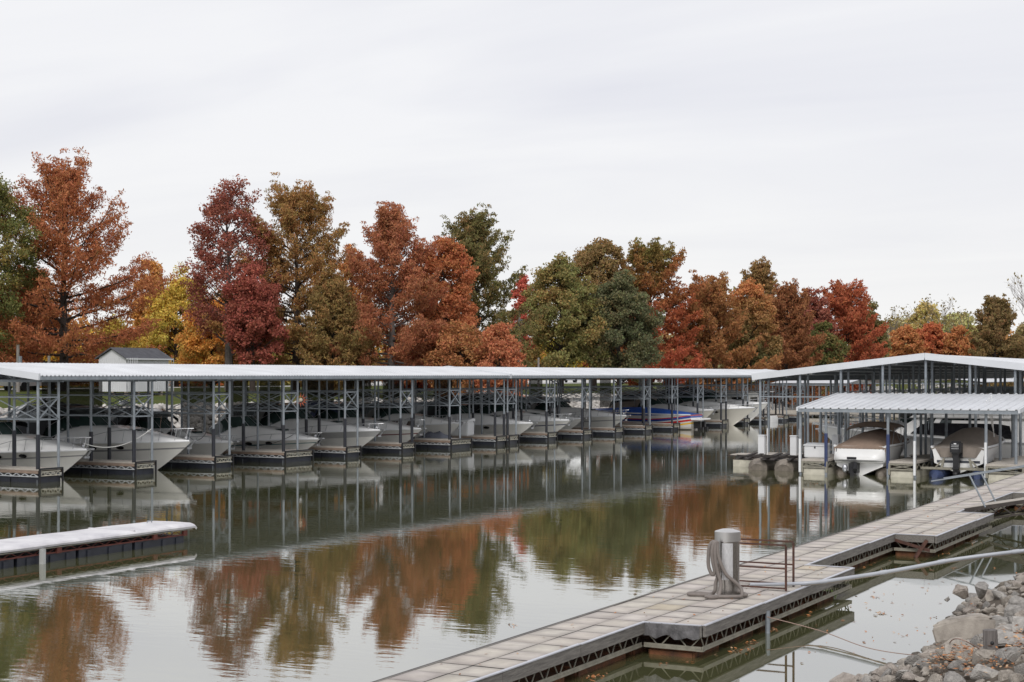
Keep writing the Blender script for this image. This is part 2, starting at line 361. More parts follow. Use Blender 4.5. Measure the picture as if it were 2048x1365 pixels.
FP = [(FP[0][0]-5.6, FP[0][1]-5.6)]+FP
yA0 = y_on(80, FX+.35); yA1 = y_on(1011, FX); yB1 = FP[-1][1]+.6
def scrs(l): return [(y_on(a, FX-DEP), y_on(b, FX-DEP), z) for a, b, z in l]
covered_dock(yA0, yA1-.12, FP[1:9], 'nearer long covered dock with white ribbed roof, from the left edge to the roof joint', scrs([(84,205,1.9),(364,425,1.0),(452,497,1.6),(520,560,1.0),(604,668,1.3),(690,742,1.0),(766,800,1.6),(868,905,1.6)]))
covered_dock(yA1+.12, yB1, FP[9:], 'farther long covered dock with white roof, right of the roof joint', scrs([(1060,1085,1.6),(1200,1222,1.6),(1330,1352,1.6)]))
# a stub of the next roof at the left edge of the picture
r2 = empty('covered_dock', (FX, yA0-14, 0), 0, 'covered dock roof corner cut off by the left edge of the photo', 'boat shelter', 'long covered docks across the water')
mb = MB(); corrugated(mb, -1.0, EAVE-.18, -5, EAVE+.2, -10, 12.4, .22, .035); corrugated(mb, -5, EAVE+.203, -9, EAVE-.18, -10, 12.4, .22, .035); mb.build('roof', roofm, r2)
g = MB(); g.box(-1.05, -.99, -10, 12.4, EAVE-.34, EAVE-.21); g.build('eave_beam', galv, r2)
a_, b_ = FP[0][0]-yA0+14, FP[0][1]-yA0+14
for y in (a_, b_):
    for x in (-1.2, -4, -7): MB().tube([(x, y, -.3), (x, y, EAVE-.2)], .055, 8).build('post', galv, r2, smooth=True)
bracing(a_, b_, [-1.2, -4, -7]).build('bracing', galv, r2)
def finger(y0, y1, x0=FX, ln=9.0, wide=0, label=None, group='floating finger docks of the long covered docks'):
    r_ = empty('finger_dock', (x0, y0, 0), 0, label, 'dock', group)
    a, b_ = -.08, y1-y0+.08+wide
    MB().box(-ln, .1, a, b_, DK-.05, DK).build('deck', deckcon, r_)
    e = MB()
    for y in (a-.035, b_+.0): e.box(-ln, .1, y, y+.035, DK-.17, DK-.055)
    e.build('edge_board', woodside, r_)
    t = MB(); z0, z1 = .24, .36
    for y in (a-.01, b_+.01):
        t.bar((-ln, y, z0), (.1, y, z0), .035)
        n = int(ln/.45)
        for k in range(n):
            x = .08-k*.45; t.bar((x, y, z0), (x-.225, y, z1), .036); t.bar((x-.225, y, z1), (x-.45, y, z0), .036)
    t.build('truss', mat('bright_galvanised', (.5,.52,.54), .5, .2, .1, 4), r_)
    f = MB(); n = 6
    for k in range(n):
        xa = .06-k*ln/n; f.box(xa-ln/n+.04, xa, a+.03, b_-.03, -.25, .22)
    f.build('float', navy, r_, bevel=.012)
    w = MB(); x = .115
    m = (a+b_)/2; w.bar((x, a+.09, .27), (x, b_-.09, .27), .03, .035); w.bar((x, a+.09, .43), (x, b_-.09, .43), .03, .035)
    n = max(3, int((b_-a)/.3)); h = (b_-a-.18)/n
    for k in range(n): w.bar((x, a+.09+k*h, .27), (x, a+.09+(k+.5)*h, .43), .022); w.bar((x, a+.09+(k+.5)*h, .43), (x, a+.09+(k+1)*h, .27), .022)
    w.build('end_frame', cream, r_)
    d = MB(); x = .16
    d.bar((x, a, DK+.01), (x, b_, DK+.01), .06, .06); d.bar((x, a+.02, -.1), (x, a+.02, DK-.021), .05, .06); d.bar((x, b_-.02, -.1), (x, b_-.02, DK-.021), .05, .06)
    d.build('bumper', rub, r_)
    return r_
FLAB = ['finger dock cut off by the left edge of the photo', 'finger dock left of the leftmost white cruiser bow', 'finger dock between the two largest cruiser bows at left', 'narrow finger dock beside the round black pads', 'wide finger dock in front of the small cruiser with the folded dark bimini', 'finger dock left of the cruiser with the dark hull band', 'finger dock right of the cruiser with the dark hull band', 'wide finger dock carrying the wicker chairs', 'finger dock carrying the white dock box', 'short finger dock just past the roof joint', 'finger dock left of the white cruiser with open hatch', 'finger dock second after the roof joint cruiser', 'finger dock in front of the beige canopied cruiser', 'finger dock left of the blue and red racing boat', 'finger dock right beside the racing boat stern', 'finger dock right of the racing boat', 'finger dock by the cream express cruiser', 'finger dock by the flybridge boat at the far end', 'finger dock second from the far end', 'finger dock at the far end of the row', 'last finger dock of the row']
for i, (a, b_) in enumerate(FP):
    finger(a, b_, wide=1.0 if i in (4, 7) else (.9 if i == 8 else 0)*0, label=FLAB[i])
w = empty('main_walkway', (FX-10.3, FP[0][0]-8, 0), 0, 'long concrete walkway behind the covered slips', 'dock')
MB().box(-.7, 1.25, 0, yB1-FP[0][0]+8, DK-.05, DK).build('deck', deckcon, w); MB().box(-.66, 1.2, 0, yB1-FP[0][0]+8, -.2, DK-.052).build('float', navy, w)
# ------------------------------------------------------------------ boats
def hull_fn(L_, B, fs, fb, draft=.45, rake=None, chine_b=.12, transom=1.0):
    rake = L_*.20 if rake is None else rake
    def sheer(u): return fs+(fb-fs)*u**1.6
    def half(u):
        k = max(0, (u-.38)/.62); return B/2*max(0, 1-k**2.6)**.9*(1-.08*(1-min(1, u/.3)))
    def sec(u):
        k = max(0, (u-.25)/.75); bc = B/2*.86*max(0, 1-k**1.7)*(1-.05*(1-min(1, u/.3)))
        kz = -draft+draft*.75*u**4; cz = .08+.38*u**2.2; sz = sheer(u); bs = half(u)
        P = [(0, kz), (bc*.5, kz+(cz-kz)*.52), (bc, cz), (bc+.02*(1-u), cz+.03)]
        for q in (.33, .58, .66, .84, 1):
            y = bc+(bs-bc)*(q**(1.3)); P.append((y, cz+.03+(sz-cz-.03)*q))
        out_ = []
        for (y, z) in P:
            qz = (z-kz)/(sz-kz); out_.append((u*(L_-rake*max(0, 1-qz)**1.15), y, z))
        return out_
    return sec, sheer, half
def put_hull(root, L_, B, fs, fb, hm, draft=.45, rake=None, stripe=None):
    sec, sheer, half = hull_fn(L_, B, fs, fb, draft, rake)
    us = [0, .08, .18, .3, .4, .5, .6, .68, .76, .83, .89, .94, .975, 1]
    rows = []
    for u in us:
        s = sec(u); rows.append([(x, -y, z) for x, y, z in s[::-1]]+[(x, y, z) for x, y, z in s[1:]])
    h = MB(); nj = len(rows[0])-1
    mif = None
    nj += 0
    if stripe in (gelg,): mif = lambda i, j: 1 if j in (0, 1, 2, nj-1, nj-2, nj-3) else 0
    elif stripe: mif = lambda i, j: 1 if j in (2, nj-3) else 0
    h.grid(rows, mif=mif); h.add(rows[0], [tuple(range(len(rows[0])))])
    o = h.build('hull', [hm, stripe or hm], root, smooth=True, angle=28)
    r_ = MB()
    for sgn in (-1, 1): r_.tube([(x, sgn*y, z) for x, y, z in [sec(u)[-1] for u in us]], .05, 6)
    r_.build('rub_rail', white if hm is not gelg else gelg, root, smooth=True)
    return sec, sheer, half, us
def cruiser(xb, yc, L_, B, label, rz=0, hm=None, fs=.95, fb=1.35, trunk=.68, canopy=None, cantop=2.5, stripe=None, rail=.5, arch=False, ports=2, wind=True, deckm=None, hard=False):
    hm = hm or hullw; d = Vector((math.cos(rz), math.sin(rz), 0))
    root = empty('motor_boat', Vector((xb, yc, 0))-d*L_, rz, label, 'boat', 'boats moored in the slips')
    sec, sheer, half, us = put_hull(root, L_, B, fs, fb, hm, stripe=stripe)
    ud = [0, .1, .2, .3, .36, .37, .42, .48, .54, .6, .68, .76, .83, .89, .94, .975, 1]
    def c(u):
        if u <= .365: return -.02
        k = (1-u)/.50; k = min(1, max(0, k)); return trunk*(k*k*(3-2*k))**.8
    rows = []
    for u in ud:
        b_ = half(u); x = u*L_; row = []
        for v in [-1, -.97, -.9, -.82, -.72, -.6, -.3, 0, .3, .6, .72, .82, .9, .97, 1]:
            a = min(1, max(0, (.985-abs(v))/.40)); row.append((x, b_*v, sheer(u)+c(u)*(a*a*(3-2*a))+.05*(1-v*v)))
        rows.append(row)
    MB().grid(rows).build('deck', deckm or gel, root, smooth=True, angle=50)
    def dz(u, v): a = min(1, max(0, (.985-abs(v))/.40)); return sheer(u)+c(u)*(a*a*(3-2*a))
    hgt = .55
    if wind:
        A = np.linspace(-1, 1, 17); bot = []; top = []
        for a in A:
            u = .33+.23*(1-abs(a)**2.4); y = half(.4)*.86*math.copysign(abs(a)**.8, a); z = max(dz(max(u, .375), min(1, abs(a)*.86)), sheer(u)+.1)
            bot.append((u*L_, y, z)); top.append((u*L_-.75*(1-abs(a)*.35), y*.86, z+hgt*(1-.25*abs(a)**3)))
        wn = MB().grid([bot, top]).build('windshield', glassg, root, smooth=True)
        fr = MB(); fr.tube(top, .022, 6); fr.tube(bot, .018, 6)
        for k in (2, 5, 8, 11, 14): fr.tube([bot[k], top[k]], .016, 5)
        fr.build('windshield_frame', chrome, wn, smooth=True)
        ztop = top[8][2]
    else: ztop = sheer(.4)+.5
    if canopy:
        st = [(.50, ztop+.02, .66), (.44, ztop+(cantop-ztop)*.55, .74), (.38, cantop-.06, .80), (.30, cantop, .84), (.2, cantop-.02, .86), (.12, cantop-.15, .86), (.06, cantop-.7, .86), (.02, sheer(0)+.1, .86)]
        rows = []
        for u, zt, wv in st:
            b_ = half(.35)*wv/.86; zb = sheer(u)+.03 if u < .36 else max(zt-.28, dz(max(u, .375), .8)); row = []
            for k in range(15):
                t = k/14; a = math.pi*t; cc, ss = math.cos(a), math.sin(a)
                row.append((u*L_-(0 if u > .1 else 0), b_*math.copysign(abs(cc)**.45, cc), zb+(zt-zb)*abs(ss)**.42))
            rows.append(row)
        MB().grid(rows, mif=lambda i, j: 1 if (j in (1, 2, 11, 12) and 1 <= i <= 5) or (i in (0, 1) and 3 < j < 10) else 0).build('canopy', [canopy, vinyl], root, smooth=True, angle=35)
        for k in (1, 3, 5): MB().tube([(p[0], p[1]*1.01, p[2]+.012) for p in rows[k]], .016, 5).build('canopy_hoop', galv, root)
    if arch:
        a0 = MB(); b_ = half(.3); pts = []
        for k in range(13):
            a = math.pi*k/12; cc, ss = math.cos(a), math.sin(a); pts.append((.10*L_+.9*(abs(ss)**.5), b_*1.0*math.copysign(abs(cc)**.4, cc), sheer(.2)+(cantop+.1-sheer(.2))*abs(ss)**.5))
        a0.grid([[(p[0]-.14, p[1], p[2]) for p in pts], [(p[0]+.14, p[1], p[2]+.02) for p in pts], [(p[0]+.14, p[1]*.97, p[2]-.07) for p in pts], [(p[0]-.14, p[1]*.97, p[2]-.07) for p in pts], [(p[0]-.14, p[1], p[2]) for p in pts]])
        ar = a0.build('radar_arch', gel, root, smooth=True, angle=40)
        q = pts[6]; MB().lathe([(.02, 0), (.24, .02), (.27, .1), (.2, .2), (.02, .23)], (q[0], 0, q[2]+.02), 14).build('radar_dome', white, ar, smooth=True)
        MB().tube([(q[0], .5, q[2]), (q[0]-.3, .5, q[2]+1.1)], .012, 5).build('antenna', white, ar)
    if rail:
        rl = MB(); uu = [.5, .58, .66, .74, .82, .89, .95, .99]
        for sgn in (-1, 1):
            top = [(u*L_+.02, sgn*(half(u)*.93+.02), sheer(u)+rail*min(1, (u-.44)*4)) for u in uu]
            rl.tube(top, .013, 6)
            for k in range(1, len(uu)): u = uu[k]; rl.tube([top[k], (u*L_-.12, sgn*(half(u)*.93), sheer(u)+.02)], .012, 5)
        u = .99; rl.tube([(u*L_+.02, -half(u)*.93-.02, sheer(u)+rail), (L_+.12, 0, sheer(1)+rail), (u*L_+.02, half(u)*.93+.02, sheer(u)+rail)], .010, 6)
        rl.build('bow_rail', chrome, root, smooth=True)
    for sgn in (-1, 1):
        for k in range(ports):
            u = .60+.13*k; s = sec(u); p = Vector(s[-4]); p2 = Vector(s[-1]); c0 = (p+p2)/2; rad = .17
            m = MB(); m.lathe([(.001, .012), (rad*.9, .012), (rad, .0)], (0, 0, 0), 16)
            nrm = Vector((.12, sgn*1, -.25)).normalized(); q = nrm.to_track_quat('Z', 'X').to_matrix()
            m.v = [tuple(q @ Vector((v[0], v[1], v[2])) ) for v in m.v]
            m.v = [(v[0]*1.25+c0.x, v[1]+sgn*(c0.y+.01), v[2]*.5+c0.z-.03) for v in m.v]; m.build('porthole', blackgl, root, smooth=True)
    hu = MB(); z_ = dz(.72, 0)+.06; hu.box(.69*L_, .69*L_+.55, -.27, .27, z_-.08, z_+.035); hu.build('deck_hatch', vinyl, root, bevel=.02)
    an = MB(); an.box(L_-.35, L_+.22, -.09, .09, sheer(1)-.02, sheer(1)+.05); an.bar((L_+.1, 0, sheer(1)-.05), (L_-.12, 0, sheer(1)-.32), .05); an.bar((L_-.12, -.14, sheer(1)-.32), (L_-.12, .14, sheer(1)-.32), .05, .09)
    an.sphere((L_-.3, .0, sheer(1)+.14), .07, 6); an.build('anchor', chrome, root, bevel=.01)
    if hard:
        m = MB(); m.box(.12*L_, .45*L_, -half(.3)*.8, half(.3)*.8, cantop, cantop+.1); m.build('hardtop', gel, root, bevel=.03)
        m = MB()
        for u in (.14, .43):
            for sgn in (-1, 1): m.bar((u*L_, sgn*half(.3)*.75, sheer(u)), (u*L_, sgn*half(.3)*.75, cantop), .07)
        m.build('hardtop_leg', gel, root)
    return root
def slipc(px0, px1): return (y_on(px0, FX)+y_on(px1, FX))/2
def bowat(px, yc): # x of a bow tip seen at px on centre line yc
    return x_on(px, yc)
navyst = mat('navy_stripe', (.02,.03,.09), .3); burgst = mat('burgundy_stripe', (.16,.02,.03), .3); tealst = mat('teal_stripe', (.03,.13,.14), .3); greyst = mat('grey_stripe', (.25,.25,.26), .3); navyc = mat('navy_canvas', (.012,.018,.05), .85)
BO = [ # left px, right px of slip, bow px, L, B, opts
 (117,268,178,9.2,3.0,'white cruiser leftmost in the row, black canopy cut by the left edge',dict(stripe=greyst,canopy=canb,cantop=2.35,fb=1.15,fs=.9,ports=2)),
 (304,427,383,10.6,3.3,'largest white cruiser with black canopy, radar arch and tall pale bow',dict(stripe=greyst,canopy=canb,cantop=2.85,fs=1.1,fb=1.32,trunk=.72,arch=True,rail=.55)),
 (459,567,469,8.6,2.8,'white cruiser with black canopy behind the round black pads',dict(canopy=canb,cantop=2.6,fb=1.05,fs=.85,rail=.3,arch=True)),
 (625,690,640,8.6,2.8,'low white cruiser with small green windshield over the wide finger dock',dict(stripe=tealst,canopy=None,fs=.8,fb=1.0,rail=.3,ports=2)),
 (715,801,763,10.2,3.2,'white cruiser with a broad grey band round its hull and dark canopy',dict(canopy=cang,cantop=2.7,fs=1.05,fb=1.3,stripe=gelg,ports=1,rail=.35)),
 (824,899,845,9.6,3.1,'white cruiser with black canopy left of the wicker chairs',dict(stripe=burgst,canopy=navyc,cantop=2.7,fs=1.0,fb=1.2,ports=1,rail=.5)),
 (1032,1093,1068,9.8,3.1,'white cruiser with black canopy and bow pulpit at the roof joint',dict(canopy=canb,cantop=2.5,fs=.95,fb=1.2,ports=2,rail=0)),
 (1109,1164,1141,9.4,3.1,'bright white cruiser with black canopy past the roof joint',dict(stripe=navyst,canopy=canb,cantop=2.9,fs=1.0,fb=1.25,ports=1,rail=.4,arch=True)),
 (1179,1228,1167,9.4,3.0,'white cruiser with anchor set back between two cruisers',dict(canopy=canb,cantop=2.9,fs=1.0,fb=1.2,ports=1,rail=.3,arch=True)),
 (1242,1288,1255,10.2,3.1,'white cruiser with long bow left of the racing boat',dict(stripe=greyst,canopy=cang,cantop=2.6,fs=1.05,fb=1.3,ports=1,rail=.4)),
 (1406,1442,1429,9.0,3.0,'cream cruiser with sloping beige cover right of the racing boat',dict(canopy=canbr2,cantop=2.9,hm=gelw,fs=1.0,fb=1.4,ports=0,rail=0)),
 (1452,1486,1511,10.5,3.3,'cream express cruiser with black side windows near the far end',dict(canopy=canb,cantop=2.9,hm=gelw,fs=1.2,fb=1.5,ports=2,rail=.3,arch=True)),
 (1495,1530,1537,10.0,3.2,'white boat with blue marked bow at the far end of the row',dict(canopy=canb,cantop=3.1,fs=1.2,fb=1.8,ports=1,rail=.4,arch=True)),
]
for (a, b_, bp_, L_, B, lab, o) in BO:
    yc = slipc(a, b_); 
    xb = bowat(bp_, yc); xb = min(max(xb, FX-2.2), FX+2.0)
    cruiser(xb, yc, L_, B, lab, **o)
yc = slipc(920, 990); cruiser(bowat(955, yc+.5)-1.2, yc+.6, 8.2, 2.8, 'white cruiser with grey canopy behind the wicker chairs', canopy=cang, cantop=2.5, fs=1.05, fb=1.35, arch=True)
# the canopied small cruiser's open bimini beside it
# racing boat, stern to the fairway
yc = slipc(1355, 1395); xs_ = bowat(1393, yc)
rb = empty('racing_boat', (xs_, yc, 0), math.pi, 'long racing boat with blue cover and red yellow blue hull stripes, stern outwards', 'boat', 'boats moored in the slips')
sec, sheer, half, us = put_hull(rb, 10.8, 2.7, 1.15, 1.45, graph, rake=2.4)
rows = []
for u in [0, .03, .12, .25, .4, .55, .7, .82, .92, 1]:
    hh = .0 if u == 0 else (.05 if u < .05 else .45*math.sin(min(1, (u)/.45)*math.pi/2)*(1-max(0, u-.45)/.55)**1.2)
    rows.append([(u*10.8, half(u)*v, sheer(u)+.03+hh*(1-abs(v)**2.5)) for v in (-1, -.8, -.5, 0, .5, .8, 1)])
MB().grid(rows, mif=lambda i, j: 0).build('cover', bluem, rb, smooth=True, angle=60)
m = MB(); m.box(-.75, .1, -1.1, 1.1, .75, .87); m.build('swim_platform', gel, rb, bevel=.03)
for y in (-.45, .45):
    m = MB(); m.box(-.55, .02, y-.14, y+.14, .1, .62); m.box(-.75, -.3, y-.09, y+.09, -.5, .2); m.sphere((-.85, y, -.25), .14, 6); m.build('stern_drive', rub, rb, bevel=.02)
# houseboat and pontoon at the far end
yc = FP[-3][1]+2.6
hb = empty('houseboat', (FX-1, yc, 0), 0, 'small white houseboat with windows at the far end of the row', 'boat', 'boats moored in the slips')
MB().box(-10, .6, -1.5, 1.5, -.2, .55).build('hull', gel, hb, bevel=.1)
c_ = MB(); c_.box(-8.8, -1.2, -1.35, 1.35, .55, 2.6); cb = c_.build('cabin', gel, hb, bevel=.05)
MB().box(-1.198, -1.17, -.9, .9, 1.5, 2.2).build('window', blackgl, cb)
for k in range(4): MB().box(-7.9+k*1.7, -6.9+k*1.7, -1.38, -1.352, 1.5, 2.2).build('window', blackgl, cb)
MB().box(-9.5, .2, -1.5, 1.5, 2.65, 2.73).build('roof', gel, hb)
# ------------------------------------------------------------------ right shed (gable towards us) and low annex
CX0, CX1, CYF = -24.3, -8.9, 69.3; CRI = .88; CXR = (CX0+CX1)/2
cd = empty('gabled_boat_shed', (CXR, CYF, 0), 0, 'wide open boat shed with white gable roof on steel posts, right side', 'boat shelter')
hw = (CX1-CX0)/2; ln = 62
mb = MB(); corrugated(mb, -hw-.3, EAVE-.04, 0, EAVE+CRI, 0, ln, .3, .04); corrugated(mb, 0, EAVE+CRI+.003, hw+.3, EAVE-.04, 0, ln, .3, .04); mb.build('roof', roofm, cd)
for sgn in (-1, 1):
    MB().bar((sgn*(hw+.35), -.06, EAVE-.1), (0, -.06, EAVE+CRI-.06), .1, .3).build('gable_fascia', fasc, cd)
e_ = MB(); e_.box(-hw-.33, -hw-.27, 0, ln, EAVE-.2, EAVE-.07); e_.box(hw+.27, hw+.33, 0, ln, EAVE-.2, EAVE-.07); e_.build('eave_beam', galv, cd)
p_ = MB()
for k in range(13):
    x = -hw+k*2*hw/12; z = EAVE-.14+CRI*(1-abs(x)/hw); p_.box(x-.03, x+.03, .05, ln, z-.15, z-.02)
p_.build('purlins', galvd, cd)
nps = 9; px_ = [-hw+k*2*hw/(nps-1) for k in range(nps)]
for row in range(6):
    for dy in ((0, 1.2) if row < 4 else (0,)):
        yy = .1+row*5.6+dy
        for x in px_:
            z = EAVE-.1+CRI*(1-abs(x)/(hw+.3)); m = MB(); m.tube([(x, yy, -.2), (x, yy, z)], .06, 8); m.build('post', galv, cd, smooth=True)
MB().bar((-hw, .1, 3.18), (-hw+5, .1, 3.18), .06).build('tie_beam', galv, cd); MB().bar((-hw, 1.3, 3.18), (hw, 1.3, 3.18), .05).build('tie_beam', galvd, cd)
for row in range(2, 10):
    br = MB(); y = .1+row*5.6; br.bar((-hw, y, 3.3), (hw, y, 3.3), .05); br.bar((-hw, y, 2.5), (hw, y, 2.5), .05); br.bar((-hw, y, 3.3), (hw, y, 3.3), .05)
    for k in range(8): br.bar((px_[k], y, 2.5), (px_[k+1], y, 3.3), .04)
    br.build('bracing', galvd, cd)
w = empty('shed_walkway', (CXR, CYF+2, 0), 0, 'concrete walkway down the middle of the gabled shed', 'dock')
MB().box(-1.2, 1.2, 0, ln-2, DK-.06, DK-.002).build('deck', deckcon, w); MB().box(-1.15, 1.15, 0, ln-2, -.2, DK-.062).build('float', navy, w)
for k in range(7):
    y = CYF+.6+k*5.6
    for sgn, nm in ((-1, 'left'), (1, 'right')):
        f = empty('finger_dock', (CXR, y, 0), 0, 'finger dock number %s from the open gable on the %s side of the gabled shed' % (['one','two','three','four','five','six','seven'][k], nm), 'dock', 'finger docks of the gabled shed')
        x0_, x1_ = (-hw, -1.21) if sgn < 0 else (1.21, hw)
        MB().box(x0_, x1_, -.55, .55, DK-.08, DK-.004).build('deck', deckcon, f); MB().box(x0_+.05, x1_, -.5, .5, -.2, .3).build('float', navy, f, bevel=.02)
# low annex roof
DX0, DX1, DY0, DY1 = -20.4, -11.5, 63.3, 69.0; DE, DR = 2.81, 3.36
an = empty('low_boat_shelter', (DX0, DY0, 0), 0, 'low shelter with white ribbed roof over the two tan covered boats', 'boat shelter')
def ribbed():
    m = MB(); w_ = DX1-DX0; n = 25; p = w_/n; rows = []
    for i in range(n):
        for f_, h in ((0, 0), (.74, 0), (.80, .05), (.92, .05)): rows.append([((i+f_)*p-.0, -.25, DE+h), ((i+f_)*p, DY1-DY0, DR+h)])
    rows.append([(w_, -.25, DE), (w_, DY1-DY0, DR)])
    m.grid(rows); r2_ = [[(a[0], a[1], a[2]-.03) for a in r_] for r_ in rows]; m.grid(r2_)
    for k in (0, 1): m.grid([[rows[i][k], r2_[i][k]] for i in range(len(rows))])
    return m
ribbed().build('roof', roofm, an)
f = MB(); f.box(-.05, DX1-DX0+.05, -.22, -.14, DE-.17, DE-.034); f.build('eave_beam', galv, an)
f = MB()
for x in (-.06, DX1-DX0+.06): f.bar((x, -.25, DE-.05), (x, DY1-DY0, DR-.05), .07, .16)
f.build('gable_fascia', fasc, an)
dpx = [1601,1652,1776,1830,1972,2032]
for px in dpx:
    x = x_on(px, DY0+.05)-DX0
    for k, yy in enumerate((.05, 2.9, 5.6)):
        m = MB(); m.tube([(x, yy, -.3), (x, yy, DE-.05+(DR-DE)*yy/5.8)], .06, 8); po = m.build('post', galv, an, smooth=True)
        if k == 0 and px in (1601, 1830, 1972): MB().tube([(x, yy-.09, .1), (x, yy-.09, 1.5)], .055, 8).build('guide_pole', white, po, smooth=True)
        if k == 0 and px in (1652, 1776): MB().tube([(x, yy, .35), (x, yy, 1.75)], .075, 8).build('guide_pole', mat('navy_sleeve', (.03,.045,.12), .4), po, smooth=True)
pf = MB()
for yy in (.05, 2.9, 5.6): pf.bar((0, yy, DE-.1+(DR-DE)*yy/5.8), (DX1-DX0, yy, DE-.1+(DR-DE)*yy/5.8), .06, .1)
pf.build('purlins', galvd, an)
def cream_finger(px0, px1, y0, lab, ln=6.5, back=0):
    xa, xb = x_on(px0, y0), x_on(px1, y0); f = empty('finger_dock', (xa, y0, 0), 0, lab, 'dock', 'finger docks with cream floats')
    w_ = xb-xa
    MB().box(0, w_, 0, ln, .57, .66).build('deck', deckcon, f)
    MB().box(.05, w_-.05, .05, ln, -.25, .27).build('float', cream, f, bevel=.04)
    t = MB()
    for x in (.03, w_-.03): t.bar((x, .03, .1), (x, .03, .57), .09, .09); t.bar((x, ln-.1, .3), (x, ln-.1, .57), .06, .06)
    t.bar((0, .02, .53), (w_, .02, .53), .05, .06); t.bar((0, .02, .32), (w_, .02, .32), .05, .05); t.bar((.05, .02, .34), (w_-.05, .02, .52), .03); t.bar((.05, .03, .52), (w_-.05, .03, .34), .03)
    for x in (.02, w_-.02):
        for k in range(int(ln/.9)): t.bar((x, .1+k*.9, .32), (x, .55+k*.9, .54), .03); t.bar((x, .55+k*.9, .54), (x, 1+k*.9, .32), .03)
    t.build('frame', trussm, f)
    return f
cream_finger(1603, 1654, DY0, 'cream floated finger dock carrying the white dock box, left of the tan covered runabout')
cream_finger(1777, 1832, DY0, 'cream floated finger dock between the two tan covered boats')
cream_finger(1972, 2048, DY0-.2, 'cream floated finger dock right of the boat with the black outboard', ln=7)
# walkway behind annex
w = empty('cross_walkway', (-25, 67.3, 0), 0, 'low walkway running across the open end of the gabled shed', 'dock')
MB().box(0, 17, 0, 1.4, .50, .562).build('deck', deckcon, w); MB().box(.1, 16.9, .1, 1.3, -.2, .3).build('float', cream, w)
